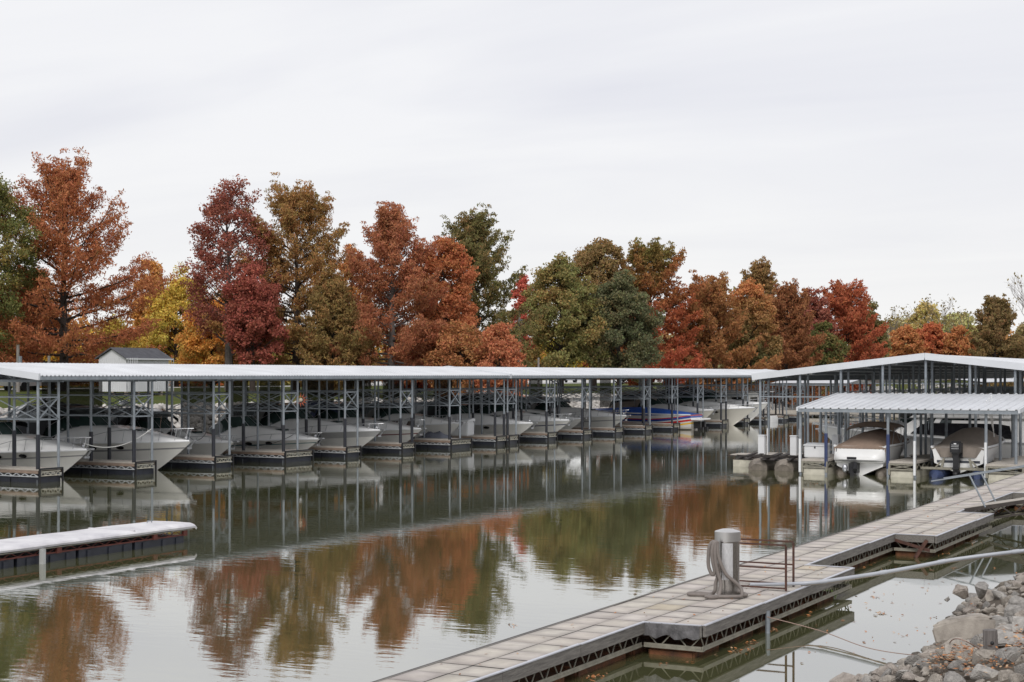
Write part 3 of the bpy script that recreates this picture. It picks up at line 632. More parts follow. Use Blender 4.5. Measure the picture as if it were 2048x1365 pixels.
# tan covered runabout
def covered_runabout(x, y, L_, B, label, cov, fs, fb, hm, outboard):
    r_ = empty('covered_runabout', (x, y, 0), R(90), label, 'boat', 'boats under tan covers')
    sec, sheer, half, us = put_hull(r_, L_, B, fs, fb, hm, draft=.35, rake=1.0)
    rows = []
    top = [(0, 0), (.02, .12), (.10, .30), (.22, .46), (.34, .55), (.5, .56), (.62, .46), (.76, .25), (.9, .12), (1, .02)]
    if outboard: top = [(0, 0), (.015, .06), (.16, .18), (.30, .62), (.45, .66), (.56, .60), (.68, .35), (.85, .15), (1, .02)]
    for u, h in top:
        b_ = half(u)*1.0+.015; rows.append([(u*L_, b_*v, sheer(u)-.06*(abs(v) > .95)+h*(1-abs(v)**(2.2))+.012*math.sin(u*40+v*9)) for v in (-1, -.97, -.85, -.65, -.4, 0, .4, .65, .85, .97, 1)])
    rows.insert(0, [(-.02, p[1], p[2]-(.16 if not outboard else .42 if abs(p[1]) < .8 else .06)) for p in rows[0]])
    MB().grid(rows).build('cover', cov, r_, smooth=True, angle=60)
    st = MB()
    for k in range(13):
        y_ = -half(0)*.92+k*half(0)*1.84/12; st.box(-.05, -.025, y_-.012, y_+.012, fs-.30, fs-.1)
    if not outboard: st.build('cover_straps', rub, r_)
    if not outboard:
        # swim platform with the wrap of the stern, drive
        rows = []
        for z, xx, w_ in ((fs-.12, -.03, .97), (fs-.3, -.28, .99), (fs-.42, -.42, 1.0), (fs-.55, -.42, 1.02), (fs-.66, -.3, .98), (fs-.72, .02, .95)):
            rows.append([(xx*(1-abs(v)**4)-.02, half(0)*w_*v, z) for v in np.linspace(-1, 1, 13)])
        MB().grid(rows).build('swim_platform', hm, r_, smooth=True, angle=35)
        MB().box(-.455, -.425, .02, .42, fs-.54, fs-.44).build('name_plate', blackgl, r_)
        MB().tube([(-.30, -half(0)*.99, fs-.6), (-.44, -half(0)*.6, fs-.6), (-.46, 0, fs-.6), (-.44, half(0)*.6, fs-.6), (-.30, half(0)*.99, fs-.6)], .012, 5).build('pinstripe', rub, r_)
        d = MB(); d.box(-.5, .02, .0, .34, -.18, .22); d.box(-.62, -.25, .08, .24, -.35, -.02); d.tube([(-.45, .06, .2), (-.7, .0, -.05)], .1, 8); d.sphere((-.62, .55, -.02), .0001, 3)
        dr = d.build('stern_drive', rub, r_, bevel=.03)
        pr = MB(); pr.sphere((-.62, .45, .02), .12, 8, 1.5); pr.build('propeller', chrome, dr, smooth=True)
        bm_ = MB(); rows = []
        for xx, dzv in ((1.6, -.12), (2.0, .02), (2.7, .06), (3.4, .02), (3.7, -.08)):
            rows.append([(xx, v*B*.44, 1.82+dzv-.18*abs(v)**3) for v in np.linspace(-1, 1, 9)])
        bm_.grid(rows); bm_.grid([[(p[0], p[1], p[2]-.03) for p in q] for q in rows]); bm = bm_.build('bimini', canbr, r_, smooth=True)
        for sgn in (-1, 1):
            fr = MB()
            for xx in (1.65, 2.7, 3.65): fr.tube([(2.4, sgn*B*.47, fs+.05), (xx, sgn*B*.44, 1.65)], .014, 5)
            fr.tube([(1.0, sgn*B*.47, fs+.05), (1.65, sgn*B*.44, 1.65)], .014, 5)
            fr.build('bimini_frame', chrome, bm)
    else:
        ob = MB(); ob.box(-.62, -.12, -.22, .22, .48, 1.0); ob.build('outboard_cowl', rub, r_, bevel=.07)
        ob = MB(); ob.box(-.5, -.18, -.11, .11, -.45, .49); ob.box(-.62, -.1, -.13, .13, -.12, -.08); ob.sphere((-.55, 0, -.32), .11, 6); ob.box(-.2, .02, -.2, .2, .3, .6); ob.build('outboard_leg', rub, r_, bevel=.02)
        st = MB()
        for z in (.70, .78, .85): st.box(-.626, -.618, -.15, .15, z, z+.012)
        st.box(-.626, -.618, -.05, .05, .89, .93); st.build('cowl_stripes', white, r_)
        cv = MB(); w_ = half(0)*.55
        cv.grid([[(-.06+.02*math.sin(y_*7), y_, fs-.02) for y_ in np.linspace(-w_*1.3, w_*1.3, 11)], [(-.10+.03*math.sin(y_*9+1), y_, fs-.38-.06*abs(y_)) for y_ in np.linspace(-w_*1.15, w_*1.15, 11)]]); cv.build('cover_skirt', canbr2, r_, smooth=True)
        bt = MB(); s0 = sec(0); bt.box(-.01, .0, -half(0)*.8, half(0)*.8, .1, .2); bt.build('bottom_band', bootg, r_)
        for sgn in (-1, 1):
            rr = MB()
            for k in range(3): rr.tube([(2.6+k*.1, sgn*.9, fs+.3), (1.6-k*.5, sgn*1.0, fs+2.1-k*.1)], .02, 5)
            if sgn < 0: rr.build('fishing_rods', gel, r_)
    return r_
y1 = DY0+.9
xd1 = (x_on(1672, y1)+x_on(1776, y1))/2; xd2 = (x_on(1866, y1)+x_on(1966, y1))/2
b1 = covered_runabout(xd1, y1-.3, 6.4, 2.35, 'cream runabout with brown cover and folded bimini, stern drive towards us', canbr, .92, 1.1, gel, False); b1.location.z = .30
b2 = covered_runabout(xd2, y1+.1, 6.2, 2.35, 'white fishing boat with taupe cover and black outboard motor on a lift', canbr2, .74, 1.05, gel, True); b2.location.z = .5
def lift(x, y, lab, m, z=.12):
    r_ = empty('boat_lift', (x, y, 0), 0, lab, 'boat lift', 'boat lifts under the tan covered boats')
    for sx in (-.85, .85):
        t = MB(); t.tube([(sx, 0, z*.6), (sx, .25, z*.7), (sx, 5, z*.7), (sx, 5.3, z*.6)], [.12, .3, .3, .12], 12); t.build('pontoon', m, r_, smooth=True)
    f = MB(); f.box(-1.45, 1.45, .15, .27, .33, .43); f.box(-1.45, 1.45, 4.5, 4.62, .33, .43)
    for sx in (-.6, .6): f.bar((sx, .2, .43), (sx*.85, .2, .8), .09); f.bar((sx*1.4, .2, .43), (sx, .2, .7), .06); f.bar((sx, 4.5, .43), (sx*.85, 4.5, .8), .09)
    if m is floatblue: f.build('lift_frame', trussm, r_)
    return r_
lift(xd1, y1-.2, 'low lift pontoons under the brown covered runabout', pontm, .02)
lift(xd2, y1-.4, 'lift with blue floats and pale frame under the fishing boat', floatblue)
# jet ski ports
def jetport(px, lab):
    y = 66.0; x = x_on(px, y); r_ = empty('jet_ski_port', (x, y, 0), R(8), lab, 'floating ramp', 'empty personal watercraft ramps')
    t = MB(); t.tube([(0, -.9, .06), (0, -.85, .1), (0, 2.3, .1)], [.3, .42, .42], 16); t.build('pontoon', pontm, r_, smooth=True)
    f = MB()
    for k, a in enumerate((-.75, -.35, .35, .75)): f.bar((a-.1, -1.1, .50), (a+.1, 2.0, .62), .16, .05); f.bar((a-.5, -1.3+.2*k, .66), (a+.6, .2+.2*k, .50), .1, .05)
    f.bar((-1.1, -.5, .46), (1.1, -.5, .46), .07); f.bar((-1.1, 1.4, .5), (1.1, 1.4, .5), .07); f.build('bunk_boards', mat('dark_bunk', (.06,.052,.05), .9, 0, .3, 4), r_)
jetport(1523, 'left of two empty jet ski ramps on round pontoons'); jetport(1575, 'right of two empty jet ski ramps, bigger round pontoon')
def pedestal(px, y, lab, hgt=.85):
    x = x_on(px, y); r_ = empty('power_pedestal', (x, y, .56), 0, lab, 'power pedestal', 'white power pedestals')
    MB().box(-.15, .15, -.13, .13, 0, hgt).build('cabinet', white, r_, bevel=.02)
    MB().box(-.17, .17, -.15, .15, hgt, hgt+.05).build('cap', white, r_, bevel=.015)
    MB().tube([(.22, .1, 0), (.22, .1, hgt+.35)], .03, 6).build('conduit', white, r_)
pedestal(1524, 67.6, 'leftmost white power pedestal by the jet ski ramps'); pedestal(1588, 67.6, 'white power pedestal right of the jet ski ramps'); pedestal(1672, 68.2, 'white power pedestal half hidden behind the brown covered runabout', .9)
def dockbox(x, y, z, w_, lab, d_=.6, h=.5):
    r_ = empty('dock_box', (x, y, z), 0, lab, 'storage box', 'white dock boxes')
    MB().box(-w_/2, w_/2, -d_/2, d_/2, 0, h).build('body', white, r_, bevel=.03)
    l_ = MB(); l_.add([(-w_/2-.03, -d_/2-.03, h), (w_/2+.03, -d_/2-.03, h), (w_/2+.03, d_/2+.03, h), (-w_/2-.03, d_/2+.03, h), (-w_/2-.03, -d_/2-.03, h+.05), (w_/2+.03, -d_/2-.03, h+.05), (w_/2+.02, d_/2, h+.12), (-w_/2-.02, d_/2, h+.12)], [(0,3,2,1),(4,5,6,7),(0,1,5,4),(1,2,6,5),(2,3,7,6),(3,0,4,7)]); l_.build('lid', white, r_, bevel=.012)
    MB().box(-.03, .03, -d_/2-.02, -d_/2, h-.1, h-.02).build('latch', rub, r_)
    return r_
dockbox(x_on(1634, 64.6), 64.6, .66, .95, 'white dock box on the cream floated finger dock')
o = dockbox(FX-2.6, (FP[8][0]+FP[8][1])/2-.2, DK, .75, 'white dock box on the finger dock near the roof joint'); o.scale = (2, 1.35, 1.7)
# large yacht in the gabled shed
yy = 73.0; xb = x_on(1640, yy); Ly = 11.5
ya = empty('flybridge_yacht', (xb+Ly, yy, 0), math.pi, 'large white flybridge yacht with long black side window inside the gabled shed', 'boat')
sec, sheer, half, us = put_hull(ya, Ly, 3.7, 1.15, 1.75, gel, rake=1.7)
rows = [[(u*Ly, half(u)*v, sheer(u)+.04+.1*(1-v*v)) for v in (-1, -.5, 0, .5, 1)] for u in us]; MB().grid(rows).build('deck', gel, ya, smooth=True)
def wedge(x0, x1, x1t, w0, w1, z0, z1): # box with raked front
    return [(x0,-w0,z0),(x1,-w0*.8,z0),(x1,w0*.8,z0),(x0,w0,z0),(x0,-w1,z1),(x1t,-w1*.8,z1),(x1t,w1*.8,z1),(x0,w1,z1)]
BF = [(0,3,2,1),(4,5,6,7),(0,1,5,4),(1,2,6,5),(2,3,7,6),(3,0,4,7)]
cbn = MB().add(wedge(1.2, 8.3, 6.6, 1.55, 1.4, 1.15, 2.2), BF).build('cabin', gel, ya, bevel=.08)
for sgn in (1, -1):
    w_ = MB(); pts = [(2.2, 1.33), (7.0, 1.33), (6.3, 1.93), (5.8, 1.99), (2.8, 1.99), (2.35, 1.9)]
    def yside(x, z): f_ = (x-1.2)/(8.3-1.2); return (1.55*(1-.2*f_))+(1.4-1.55)*((z-1.15)/1.05)+.015-.03*f_*0
    v0 = [(x, sgn*(yside(x, z)+.0), z) for x, z in pts]; v1 = [(x, sgn*(yside(x, z)+.03), z) for x, z in pts]
    n_ = len(pts); w_.add(v0+v1, [tuple(range(n_, 2*n_)), tuple(range(n_-1, -1, -1))]+[(i, (i+1) % n_, n_+(i+1) % n_, n_+i) for i in range(n_)]); w_.build('side_window', blackgl, cbn)
MB().add(wedge(.6, 6.9, 6.7, 1.6, 1.6, 2.22, 2.34), BF).build('flybridge_deck', gel, ya, bevel=.03)
MB().add(wedge(1.5, 6.2, 5.4, 1.45, 1.35, 2.34, 2.95), BF).build('flybridge', gel, ya, bevel=.06)
MB().add(wedge(4.7, 6.0, 5.2, 1.3, 1.2, 2.96, 3.2), BF).build('venturi_screen', blackgl, ya)
rl = MB()
for sgn in (-1, 1):
    uu = [.62, .7, .78, .86, .93, .985]; top = [(u*Ly, sgn*half(u)*.95, sheer(u)+.62) for u in uu]; rl.tube(top, .02, 6); rl.tube([(p[0], p[1], p[2]-.3) for p in top], .012, 5)
    for p in top: rl.tube([p, (p[0]-.1, p[1], p[2]-.6)], .015, 5)
    for k in range(5): rl.tube([(5.9-k*1.1, sgn*1.5, 2.3), (5.9-k*1.1, sgn*1.5, 2.55)], .015, 5)
rl.build('bow_rail', chrome, ya, smooth=True)
MB().tube([(Ly-.4, 0, 1.8), (Ly+.35, 0, 1.85)], .07, 6).build('bow_pulpit', gel, ya)
cruiser(-8.6-.5, 73.2, 9, 3, 'dark canopied cruiser half hidden at the right end of the gabled shed', rz=0, canopy=canb, cantop=2.6, arch=True)
cruiser(x_on(1640, 79), 79, 9.0, 3.0, 'smaller white cruiser behind the flybridge yacht', rz=math.pi, canopy=cang, cantop=2.5)
cruiser(-24.2, 84.6, 8.6, 2.8, 'white cruiser third from the open gable of the shed', rz=math.pi, canopy=canb, cantop=2.5)
cruiser(-24.0, 95.8, 9.4, 3.0, 'white cruiser far inside the gabled shed', rz=math.pi, canopy=canb, cantop=2.6, arch=True)
# distant low sheds seen through the gabled shed
def low_shed(px0, px1, Z, ev, ri, lab, gable=False):
    a = at(px0, Z); b_ = at(px1, Z); r_ = empty('distant_boat_shed', (a.x, a.y, 0), 0, lab, 'boat shelter', 'distant low boat sheds')
    w_ = b_.x-a.x
    m = MB(); m.grid([[(0, 0, ev), (w_, 0, ev)], [(0, 5, ri), (w_, 5, ri)], [(0, 10, ev), (w_, 10, ev)]]) if not gable else m.grid([[(0, 0, ev), (0, 40, ev)], [(w_/2, 0, ri), (w_/2, 40, ri)], [(w_, 0, ev), (w_, 40, ev)]])
    m.grid([[(p[0], p[1], p[2]-.08) for p in q] for q in ([[(0, 0, ev), (w_, 0, ev)], [(0, 5, ri), (w_, 5, ri)]] if not gable else [[(0, 0, ev), (0, 40, ev)], [(w_/2, 0, ri), (w_/2, 40, ri)], [(w_, 0, ev), (w_, 40, ev)]])])
    m.build('roof', roofm, r_)
    n = 12
    for k in range(n):
        x = .2+(w_-.4)*k/(n-1)
        for y in (.2, 9.8): MB().tube([(x, y, -.2), (x, y, ev-.05)], .06, 6).build('post', galvd, r_)
    f = MB(); f.box(0, w_, .05, .12, ev-.25, ev-.09); f.box(0, w_, .1, .15, 2.0, 2.06); f.build('eave_beam', galvd, r_)
    f = MB(); f.box(0, w_, 0, 10, .2, .6); f.build('deck', deckcon, r_)
low_shed(1540, 1720, 158, 3.35, 3.75, 'distant low shed with white roof behind the left posts of the gabled shed')
low_shed(1700, 2000, 176, 3.4, 4.15, 'distant low shed with a white gable seen through the gabled shed', True)
# ------------------------------------------------------------------ things on the finger docks
def wicker_chair(x, y, rz, lab):
    r_ = empty('wicker_chair', (x, y, DK), rz, lab, 'chair', 'wicker chairs on the finger dock')
    MB().box(-.28, .28, -.28, .28, .36, .46).build('seat', wicker, r_, bevel=.02)
    rows = [[(.3*math.cos(a), .33*math.sin(a), z) for a in np.linspace(R(-250), R(70)-R(180), 9)] for z in (.46, .7, .95)]
    rows = [[(-.30*math.cos(a)*(1 if z < .9 else 1.15), .32*math.sin(a), z-(.25 if abs(a) > 1.1 and z > .9 else 0)) for a in np.linspace(-1.6, 1.6, 9)] for z in (.44, .68, .98)]
    rows += [[(p[0]*.9, p[1]*.9, p[2]) for p in q] for q in rows[::-1]]
    MB().grid(rows).build('backrest', wicker, r_, smooth=True)
    for sx in (-.24, .24):
        for sy in (-.24, .24): MB().bar((sx, sy, 0), (sx, sy, .37), .045).build('leg', wicker, r_)
yf = (FP[7][0]+FP[7][1])/2
wicker_chair(FX-3.4, yf+.1, R(200), 'brown wicker chair nearest the grey tarpaulin on the wide finger dock'); wicker_chair(FX-4.4, yf+.3, R(160), 'brown wicker chair farther back on the wide finger dock')
def tarp_lump(x, y, sx, sy, sz, lab, m):
    rows = []
    for i in range(9):
        t = i/8; rows.append([(sx*(t*2-1), sy*(j/4-1), sz*max(0, (1-abs(t*2-1)**3)*(1-abs(j/4-1)**3)*(.75+.25*math.sin(i*1.9+j))) ) for j in range(9)])
    o = MB().grid(rows).build('tarpaulin', m, None, smooth=True); o.location = (x, y, DK+.01); return tag(o, lab, 'tarpaulin')
tarp_lump(FX-1.9, yf+1.0, .95, .45, .42, 'grey tarpaulin heap on the wide finger dock beside the wicker chairs', mat('grey_tarp', (.12,.13,.16), .6, 0, .2, 4))
tarp_lump(FX-5.2, FP[4][0]+.2, .8, .5, .75, 'dark brown covered heap on the wide finger dock', mat('dark_tarp', (.03,.024,.024), .8))
def cabinet(x, y, lab):
    r_ = empty('covered_grill', (x, y, DK), 0, lab, 'grill')
    MB().add(wedge(-.35, .35, .3, .45, .42, .1, 1.15), BF).build('cover', canb, r_, bevel=.05); MB().tube([(-.4, -.3, .85), (-.4, .3, .85)], .02, 6).build('handle', galv, r_)
    for s_ in (-.3, .3): MB().bar((0, s_, 0), (0, s_, .12), .05).build('leg', rub, r_)
cabinet(FX-6.2, FP[6][1]-.5, 'black covered grill on the dock left of the wicker chairs'); cabinet(FX-6.5, FP[3][1]-.5, 'black covered grill behind the round black pads')
for k, dx_ in enumerate((0, .55)):
    r_ = empty('round_fender', (FX-2.3-dx_*1.2, FP[3][0]-.18, 1.35), 0, ['round black fender nearer the dock end on the narrow finger dock', 'round black fender farther from the dock end on the narrow finger dock'][k], 'fender', 'round black fenders')
    MB().sphere((0, 0, 0), .26, 10, 1.1).build('ball', rub, r_, smooth=True); MB().tube([(0, 0, .25), (0, .1, .95)], .012, 5).build('rope', ropem, r_)
# sun ornament on a post
r_ = empty('sun_ornament', (FX+.1, FP[4][1]+.12, 2.98), 0, 'orange metal sun ornament hung on a dock post', 'ornament')
m = MB(); n = 12
fwd = Vector((SY, -CY, 0)); rt = Vector((CY, SY, 0)); up = Vector((0, 0, 1))
def P3(a, r, d=0): return rt*(math.cos(a)*r)+up*(math.sin(a)*r)+fwd*d
for k in range(n):
    a = 2*math.pi*k/n; m.add([P3(a-.16, .15, .02), P3(a, .36, .02), P3(a+.16, .15, .02), P3(a-.16, .15, 0), P3(a, .36, 0), P3(a+.16, .15, 0)], [(0,1,2),(5,4,3),(0,3,4,1),(1,4,5,2),(2,5,3,0)])
m.build('rays', orangem, r_); m = MB(); m.sphere((0, 0, 0), .10, 8); m.build('face', mat('pale_face', (.5,.42,.32), .6), r_, smooth=True)
# mooring lines
def sag(a, b_, d, n=14):
    a = Vector(a); b_ = Vector(b_); return [a.lerp(b_, i/n)-Vector((0, 0, d*4*(i/n)*(1-i/n))) for i in range(n+1)]
yb2 = slipc(304, 427); ml = MB(); ml.tube(sag((bowat(178, slipc(117,268))-.3, slipc(117,268), 1.4), (FX, FP[2][1]-.05, 1.9), .42), .018, 5)
tag(ml.build('mooring_line', ropew), 'pale mooring line sagging from the leftmost bow to a dock post', 'rope', 'mooring lines')
ml = MB(); ml.tube(sag((bowat(383, yb2)-.6, yb2+.3, 1.7), (FX-.2, FP[3][0], 1.9), .5), .014, 5); tag(ml.build('mooring_line', rub), 'dark mooring line from the largest cruiser bow to the narrow finger dock', 'rope', 'mooring lines')
ml = MB(); y4 = slipc(595, 690); ml.tube(sag((bowat(640, slipc(625,690))-1.2, slipc(625,690)-.6, 1.2), (FX-3.5, FP[4][0], 1.0), .4), .014, 5); tag(ml.build('mooring_line', rub), 'dark mooring line along the low cruiser on the wide finger dock', 'rope', 'mooring lines')
# ------------------------------------------------------------------ near paved dock
def hit(px, py):
    for Z in np.arange(11, 60, .03):
        p = at(px, Z); h = H-(py-HZ)/F*Z
        if h <= float(terr(p.x, p.y)): return Vector((p.x, p.y, float(terr(p.x, p.y))))
    return gp(px, py, 0)
def paver_mat():
    m = bpy.data.materials.new('concrete_pavers'); m.use_nodes = True; t = m.node_tree; b = t.nodes['Principled BSDF']; b.inputs['Roughness'].default_value = .88
    a = N(t, 'ShaderNodeAttribute'); a.attribute_name = 'leafcol'; tcn = N(t, 'ShaderNodeTexCoord')
    n = N(t, 'ShaderNodeTexNoise'); n.inputs['Scale'].default_value = 2.2; n.inputs['Detail'].default_value = 8; n.inputs['Roughness'].default_value = .7; L(t, tcn.outputs['Object'], n.inputs[0])
    r_ = N(t, 'ShaderNodeValToRGB'); r_.color_ramp.elements[0].position = .3; r_.color_ramp.elements[0].color = (.76,.74,.72,1); r_.color_ramp.elements[1].position = .65; r_.color_ramp.elements[1].color = (1.06,1.05,1.03,1); L(t, n.outputs[0], r_.inputs[0])
    mx = N(t, 'ShaderNodeMix', data_type='RGBA', blend_type='MULTIPLY'); mx.inputs[0].default_value = 1; L(t, a.outputs[0], mx.inputs[6]); L(t, r_.outputs[0], mx.inputs[7]); L(t, mx.outputs[2], b.inputs['Base Color'])
    n2 = N(t, 'ShaderNodeTexNoise'); n2.inputs['Scale'].default_value = 60; L(t, tcn.outputs['Object'], n2.inputs[0]); bp = N(t, 'ShaderNodeBump'); bp.inputs['Strength'].default_value = .3; bp.inputs['Distance'].default_value = .005; L(t, n2.outputs[0], bp.inputs['Height']); L(t, bp.outputs[0], b.inputs['Normal'])
    return m
pav = paver_mat(); joint = mat('dark_joint', (.07,.065,.065), .95)
ND = empty('paved_dock', (-9.33, 8, 0), 0, 'floating dock with square concrete pavers and two side bays in the foreground', 'dock')
XR = -9.33; DH = .5
def xl(y): return -10.33-max(0, (y-18))*.0115
def rect_tiles(xa, xb, ya, yb, n, ty=.61):
    Vs, Qs, Cs = [], [], []; ny_ = max(1, round((yb-ya)/ty)); ty = (yb-ya)/ny_; m = 6
    for j in range(ny_):
        for i in range(n):
            y0_, y1_ = ya+j*ty, ya+(j+1)*ty
            xa0 = xa(y0_) if callable(xa) else xa; x0_ = xa0+(xb-xa0)*i/n; x1_ = xa0+(xb-xa0)*(i+1)/n
            base = np.array([.53,.495,.45])*rnd.uniform(.93, 1.05)*np.array([1, rnd.uniform(.985, 1.01), rnd.uniform(.97, 1.02)])
            if rnd.random() < .012: base *= np.array([1.0, .95, .85])
            g = .008; b0_ = len(Vs); dz_ = rnd.uniform(-.003, .003); tx_, ty2 = rnd.uniform(-.004, .004), rnd.uniform(-.004, .004)
            for q in range(m+1):
                for p in range(m+1):
                    u, v = p/m, q/m; X = x0_+g+(x1_-x0_-2*g)*u; Y = y0_+g+(ty-2*g)*v
                    e_ = min(u, v, 1-u, 1-v); edge = 1 if e_ > .3 else (.72 if e_ == 0 else .91)
                    edge *= rnd.uniform(.95, 1.03)
                    Vs.append((X+9.33, Y-8, DH+dz_+tx_*(u-.5)+ty2*(v-.5)-(.006 if e_ == 0 else 0))); Cs.append(base*edge*(np.array([.98, .97, .99]) if e_ < .3 else 1))
            for q in range(m):
                for p in range(m):
                    a0 = b0_+q*(m+1)+p; Qs.append((a0, a0+1, a0+m+2, a0+m+1))
    return Vs, Qs, Cs
allV, allQ, allC = [], [], []
BAYS = [(21.4, 29.2), (35.9, 42.4)]
for args in [(xl, XR, 8, 78, 2)]+[(XR, -8.38, a, b_, 2) for a, b_ in BAYS]+[(XR, -8.38, 50.2, 58, 2)]:
    v, q, c_ = rect_tiles(*args); o_ = len(allV); allV += v; allQ += [tuple(i+o_ for i in f_) for f_ in q]; allC += c_
npmesh('pavers', allV, allQ, pav, np.array(allC), ND)
s = MB()
s.add([(xl(8)+9.33, 0, DH-.03), (0, 0, DH-.03), (0, 70, DH-.03), (xl(78)+9.33, 70, DH-.03), (xl(8)+9.33, 0, DH-.012), (0, 0, DH-.012), (0, 70, DH-.012), (xl(78)+9.33, 70, DH-.012)], BF)
for a, b_ in BAYS+[(50.2, 58)]: s.box(0, .95, a-8, b_-8, DH-.03, DH-.012)
s.build('slab_bed', joint, ND)
def dock_edge(pts, sag_=()):
    # pts: polyline of the outer edge, local coordinates; board, cap, truss, lower chord
    bd, cp, tr_, lc = MB(), MB(), MB(), MB()
    for k in range(len(pts)-1):
        a = Vector((*pts[k], 0)); b_ = Vector((*pts[k+1], 0)); d = b_-a; n_ = max(1, round(d.length/2.4)); d.normalize(); nrm = Vector((d.y, -d.x, 0))
        for i in range(n_):
            s0, s1 = a.lerp(b_, i/n_), a.lerp(b_, (i+1)/n_); j0, j1 = rnd.uniform(-.008, .008), rnd.uniform(-.008, .008); oo = nrm*.022
            bd.bar(s0+oo+d*.006+Vector((0, 0, DH-.085+j0)), s1+oo-d*.006+Vector((0, 0, DH-.085+j1)), .04, .165)
            cp.bar(s0+oo*1.1+Vector((0, 0, DH+.004+j0)), s1+oo*1.1-d*.01+Vector((0, 0, DH+.004+j1)), .055, .014)
        lc.bar(a-nrm*.06+Vector((0, 0, .13)), b_-nrm*.06+Vector((0, 0, .13)), .09, .028)
        lc.bar(a-nrm*.03+Vector((0, 0, .16)), b_-nrm*.03+Vector((0, 0, .16)), .012, .05)
        tot = (b_-a).length; nn = max(2, round(tot/.42)); h = tot/nn
        for i in range(nn):
            p0, p1, p2 = a+d*(i*h+.05), a+d*(i*h+h/2), a+d*(i*h+h-.05); w_ = -nrm*.05
            tr_.tube([p0+w_+Vector((0, 0, .33)), p1-d*.02+w_+Vector((0, 0, .15))], .011, 6); tr_.tube([p1+d*.02+w_+Vector((0, 0, .15)), p2+w_+Vector((0, 0, .33))], .011, 6)
    return bd, cp, tr_, lc
E = [(0, 0), (0, 13.4), (.95, 13.4), (.95, 21.2), (0, 21.2), (0, 27.9), (.95, 27.9), (.95, 34.4), (0, 34.4), (0, 42.2), (.95, 42.2), (.95, 50), (0, 50), (0, 70)]
el = [(xl(78)+9.33, 70), (xl(18)+9.33, 10), (-1.0, 0)]; capm = mat('aluminium_cap', (.60,.61,.66), .35, .5, .15, 5)
for seg, own in [(E[k:k+2], True) for k in range(len(E)-1)]+[(el[:2], False), (el[1:], False)]:
    bd, cp, tr_, lc = dock_edge(seg); bd.build('edge_board', woodg, ND); tr_.build('truss_web', trussm, ND); lc.build('lower_chord', trussm, ND)
    if own: cp.build('edge_cap', capm, ND)
fl = MB()
def drum_row(x0, x1, y0, y1, step=1.9, m=0):
    y = y0
    while y < y1-.3:
        l_ = min(step-rnd.uniform(.12, .5), y1-y); fl.box(x0+rnd.uniform(0, .08), x1-rnd.uniform(0, .08), y, y+l_, -.3, rnd.uniform(.085, .125)); y += step
drum_row(-.88, -.12, 0, 70)
for a, b_ in ((13.5, 21.1), (28, 34.3), (42.3, 49.9)): drum_row(0, .78, a, b_, 1.5)
fl.build('rusty_float', rustfloat, ND, bevel=.03)
# broken corner boards of the second bay and torn flashing of the first
m = MB(); m.bar((.03, 27.86, .37), (.86, 27.80, .17), .03, .07); m.bar((.55, 27.7, .0), (.78, 27.85, .40), .09, .06); m.build('broken_board', rust, ND)
m = MB(); rows = [[(.02+i*.1, 13.352-.004*(i % 2), z) for z in (.50, .40, .30+.03*math.sin(i*2.1)+.02*math.sin(i*5))] for i in range(10)]; m.grid(rows); m.build('torn_flashing', mat('torn_sheet', (.17,.165,.17), .45, .4, .5, 7, bump=.8, bscale=14), ND)
# weeds on the float
m = MB()
for k in range(70):
    x, y = .06+rnd.uniform(-.05, .35), 21.5+rnd.uniform(0, .7); q = Vector((rnd.uniform(-.1, .1), rnd.uniform(-.1, .1), rnd.uniform(.12, .3))); m.add([(x, y, .08), (x+.015, y+.01, .08), (x+q.x, y+q.y, .08+q.z)], [(0, 1, 2)])
o = m.build('weed_tuft', mat('weed_green', (.10,.16,.03), .8)); o.location = ND.location; tag(o, 'green weeds growing on the float beside the first dock bay', 'weeds')
# steel stake on the edge
st = MB(); st.tube([(0, 0, -.5), (0, 0, .36)], .04, 10); o = st.build('mooring_stake', galv, None, smooth=True); o.location = (-8.33, 24.15, 0); tag(o, 'short steel stake on the dock edge holding the thin rope', 'stake')
# pump station
PZ = DH+.006; pc = Vector((-9.08, 24.39+.0, PZ))+Vector((-SY, CY, 0))*.2
ps = empty('pump_station', pc, math.atan2(SY, CY), 'round stainless steel pump station with grey hoses standing on the paved dock', 'pump')
m = MB(); m.lathe([(0, 0), (.21, 0), (.21, .02), (.2, .025), (.2, .93)], (0, 0, 0), 40); m.build('column', brushed, ps, smooth=True)
m = MB(); m.lathe([(.19, .915), (.216, .915), (.216, 1.07), (.205, 1.078), (.10, 1.11), (0.001, 1.12)], (0, 0, 0), 40); m.build('cap', mat('cap_steel', (.60,.59,.58), .32, .85, .08, 3), ps, smooth=True, angle=18)
m = MB(); rows = [[(.206*math.sin(a), -.206*math.cos(a), z) for z in (.28, .89)] for a in np.linspace(-.62, .30, 10)]; rows2 = [[(p[0]*.975, p[1]*.975, p[2]) for p in r_] for r_ in rows]
m.grid(rows); m.grid([[rows2[0][0], rows2[0][1]], [rows[0][0], rows[0][1]]]); m.grid([[rows[-1][0], rows[-1][1]], [rows2[-1][0], rows2[-1][1]]]); m.build('front_panel', brushlite, ps, smooth=True)
def smooth_path(pts, n=8):
    pts = [Vector(p) for p in pts]; out_ = []
    P_ = [pts[0]]+pts+[pts[-1]]
    for i in range(1, len(P_)-2):
        a, b_, c_, d = P_[i-1:i+3]
        for k in range(n):
            t = k/n; out_.append(.5*((2*b_)+(c_-a)*t+(2*a-5*b_+4*c_-d)*t*t+(3*b_-a-3*c_+d)*t**3))
    out_.append(pts[-1]); return out_
def hz(zx, zy, dep): # zoomed picture coordinates -> station local
    return ((1300+zx/4.402-1458)/120, -dep, max(.035, (1195-(1020+zy/4.402))/120+ (0 if zy < 700 else .0)))
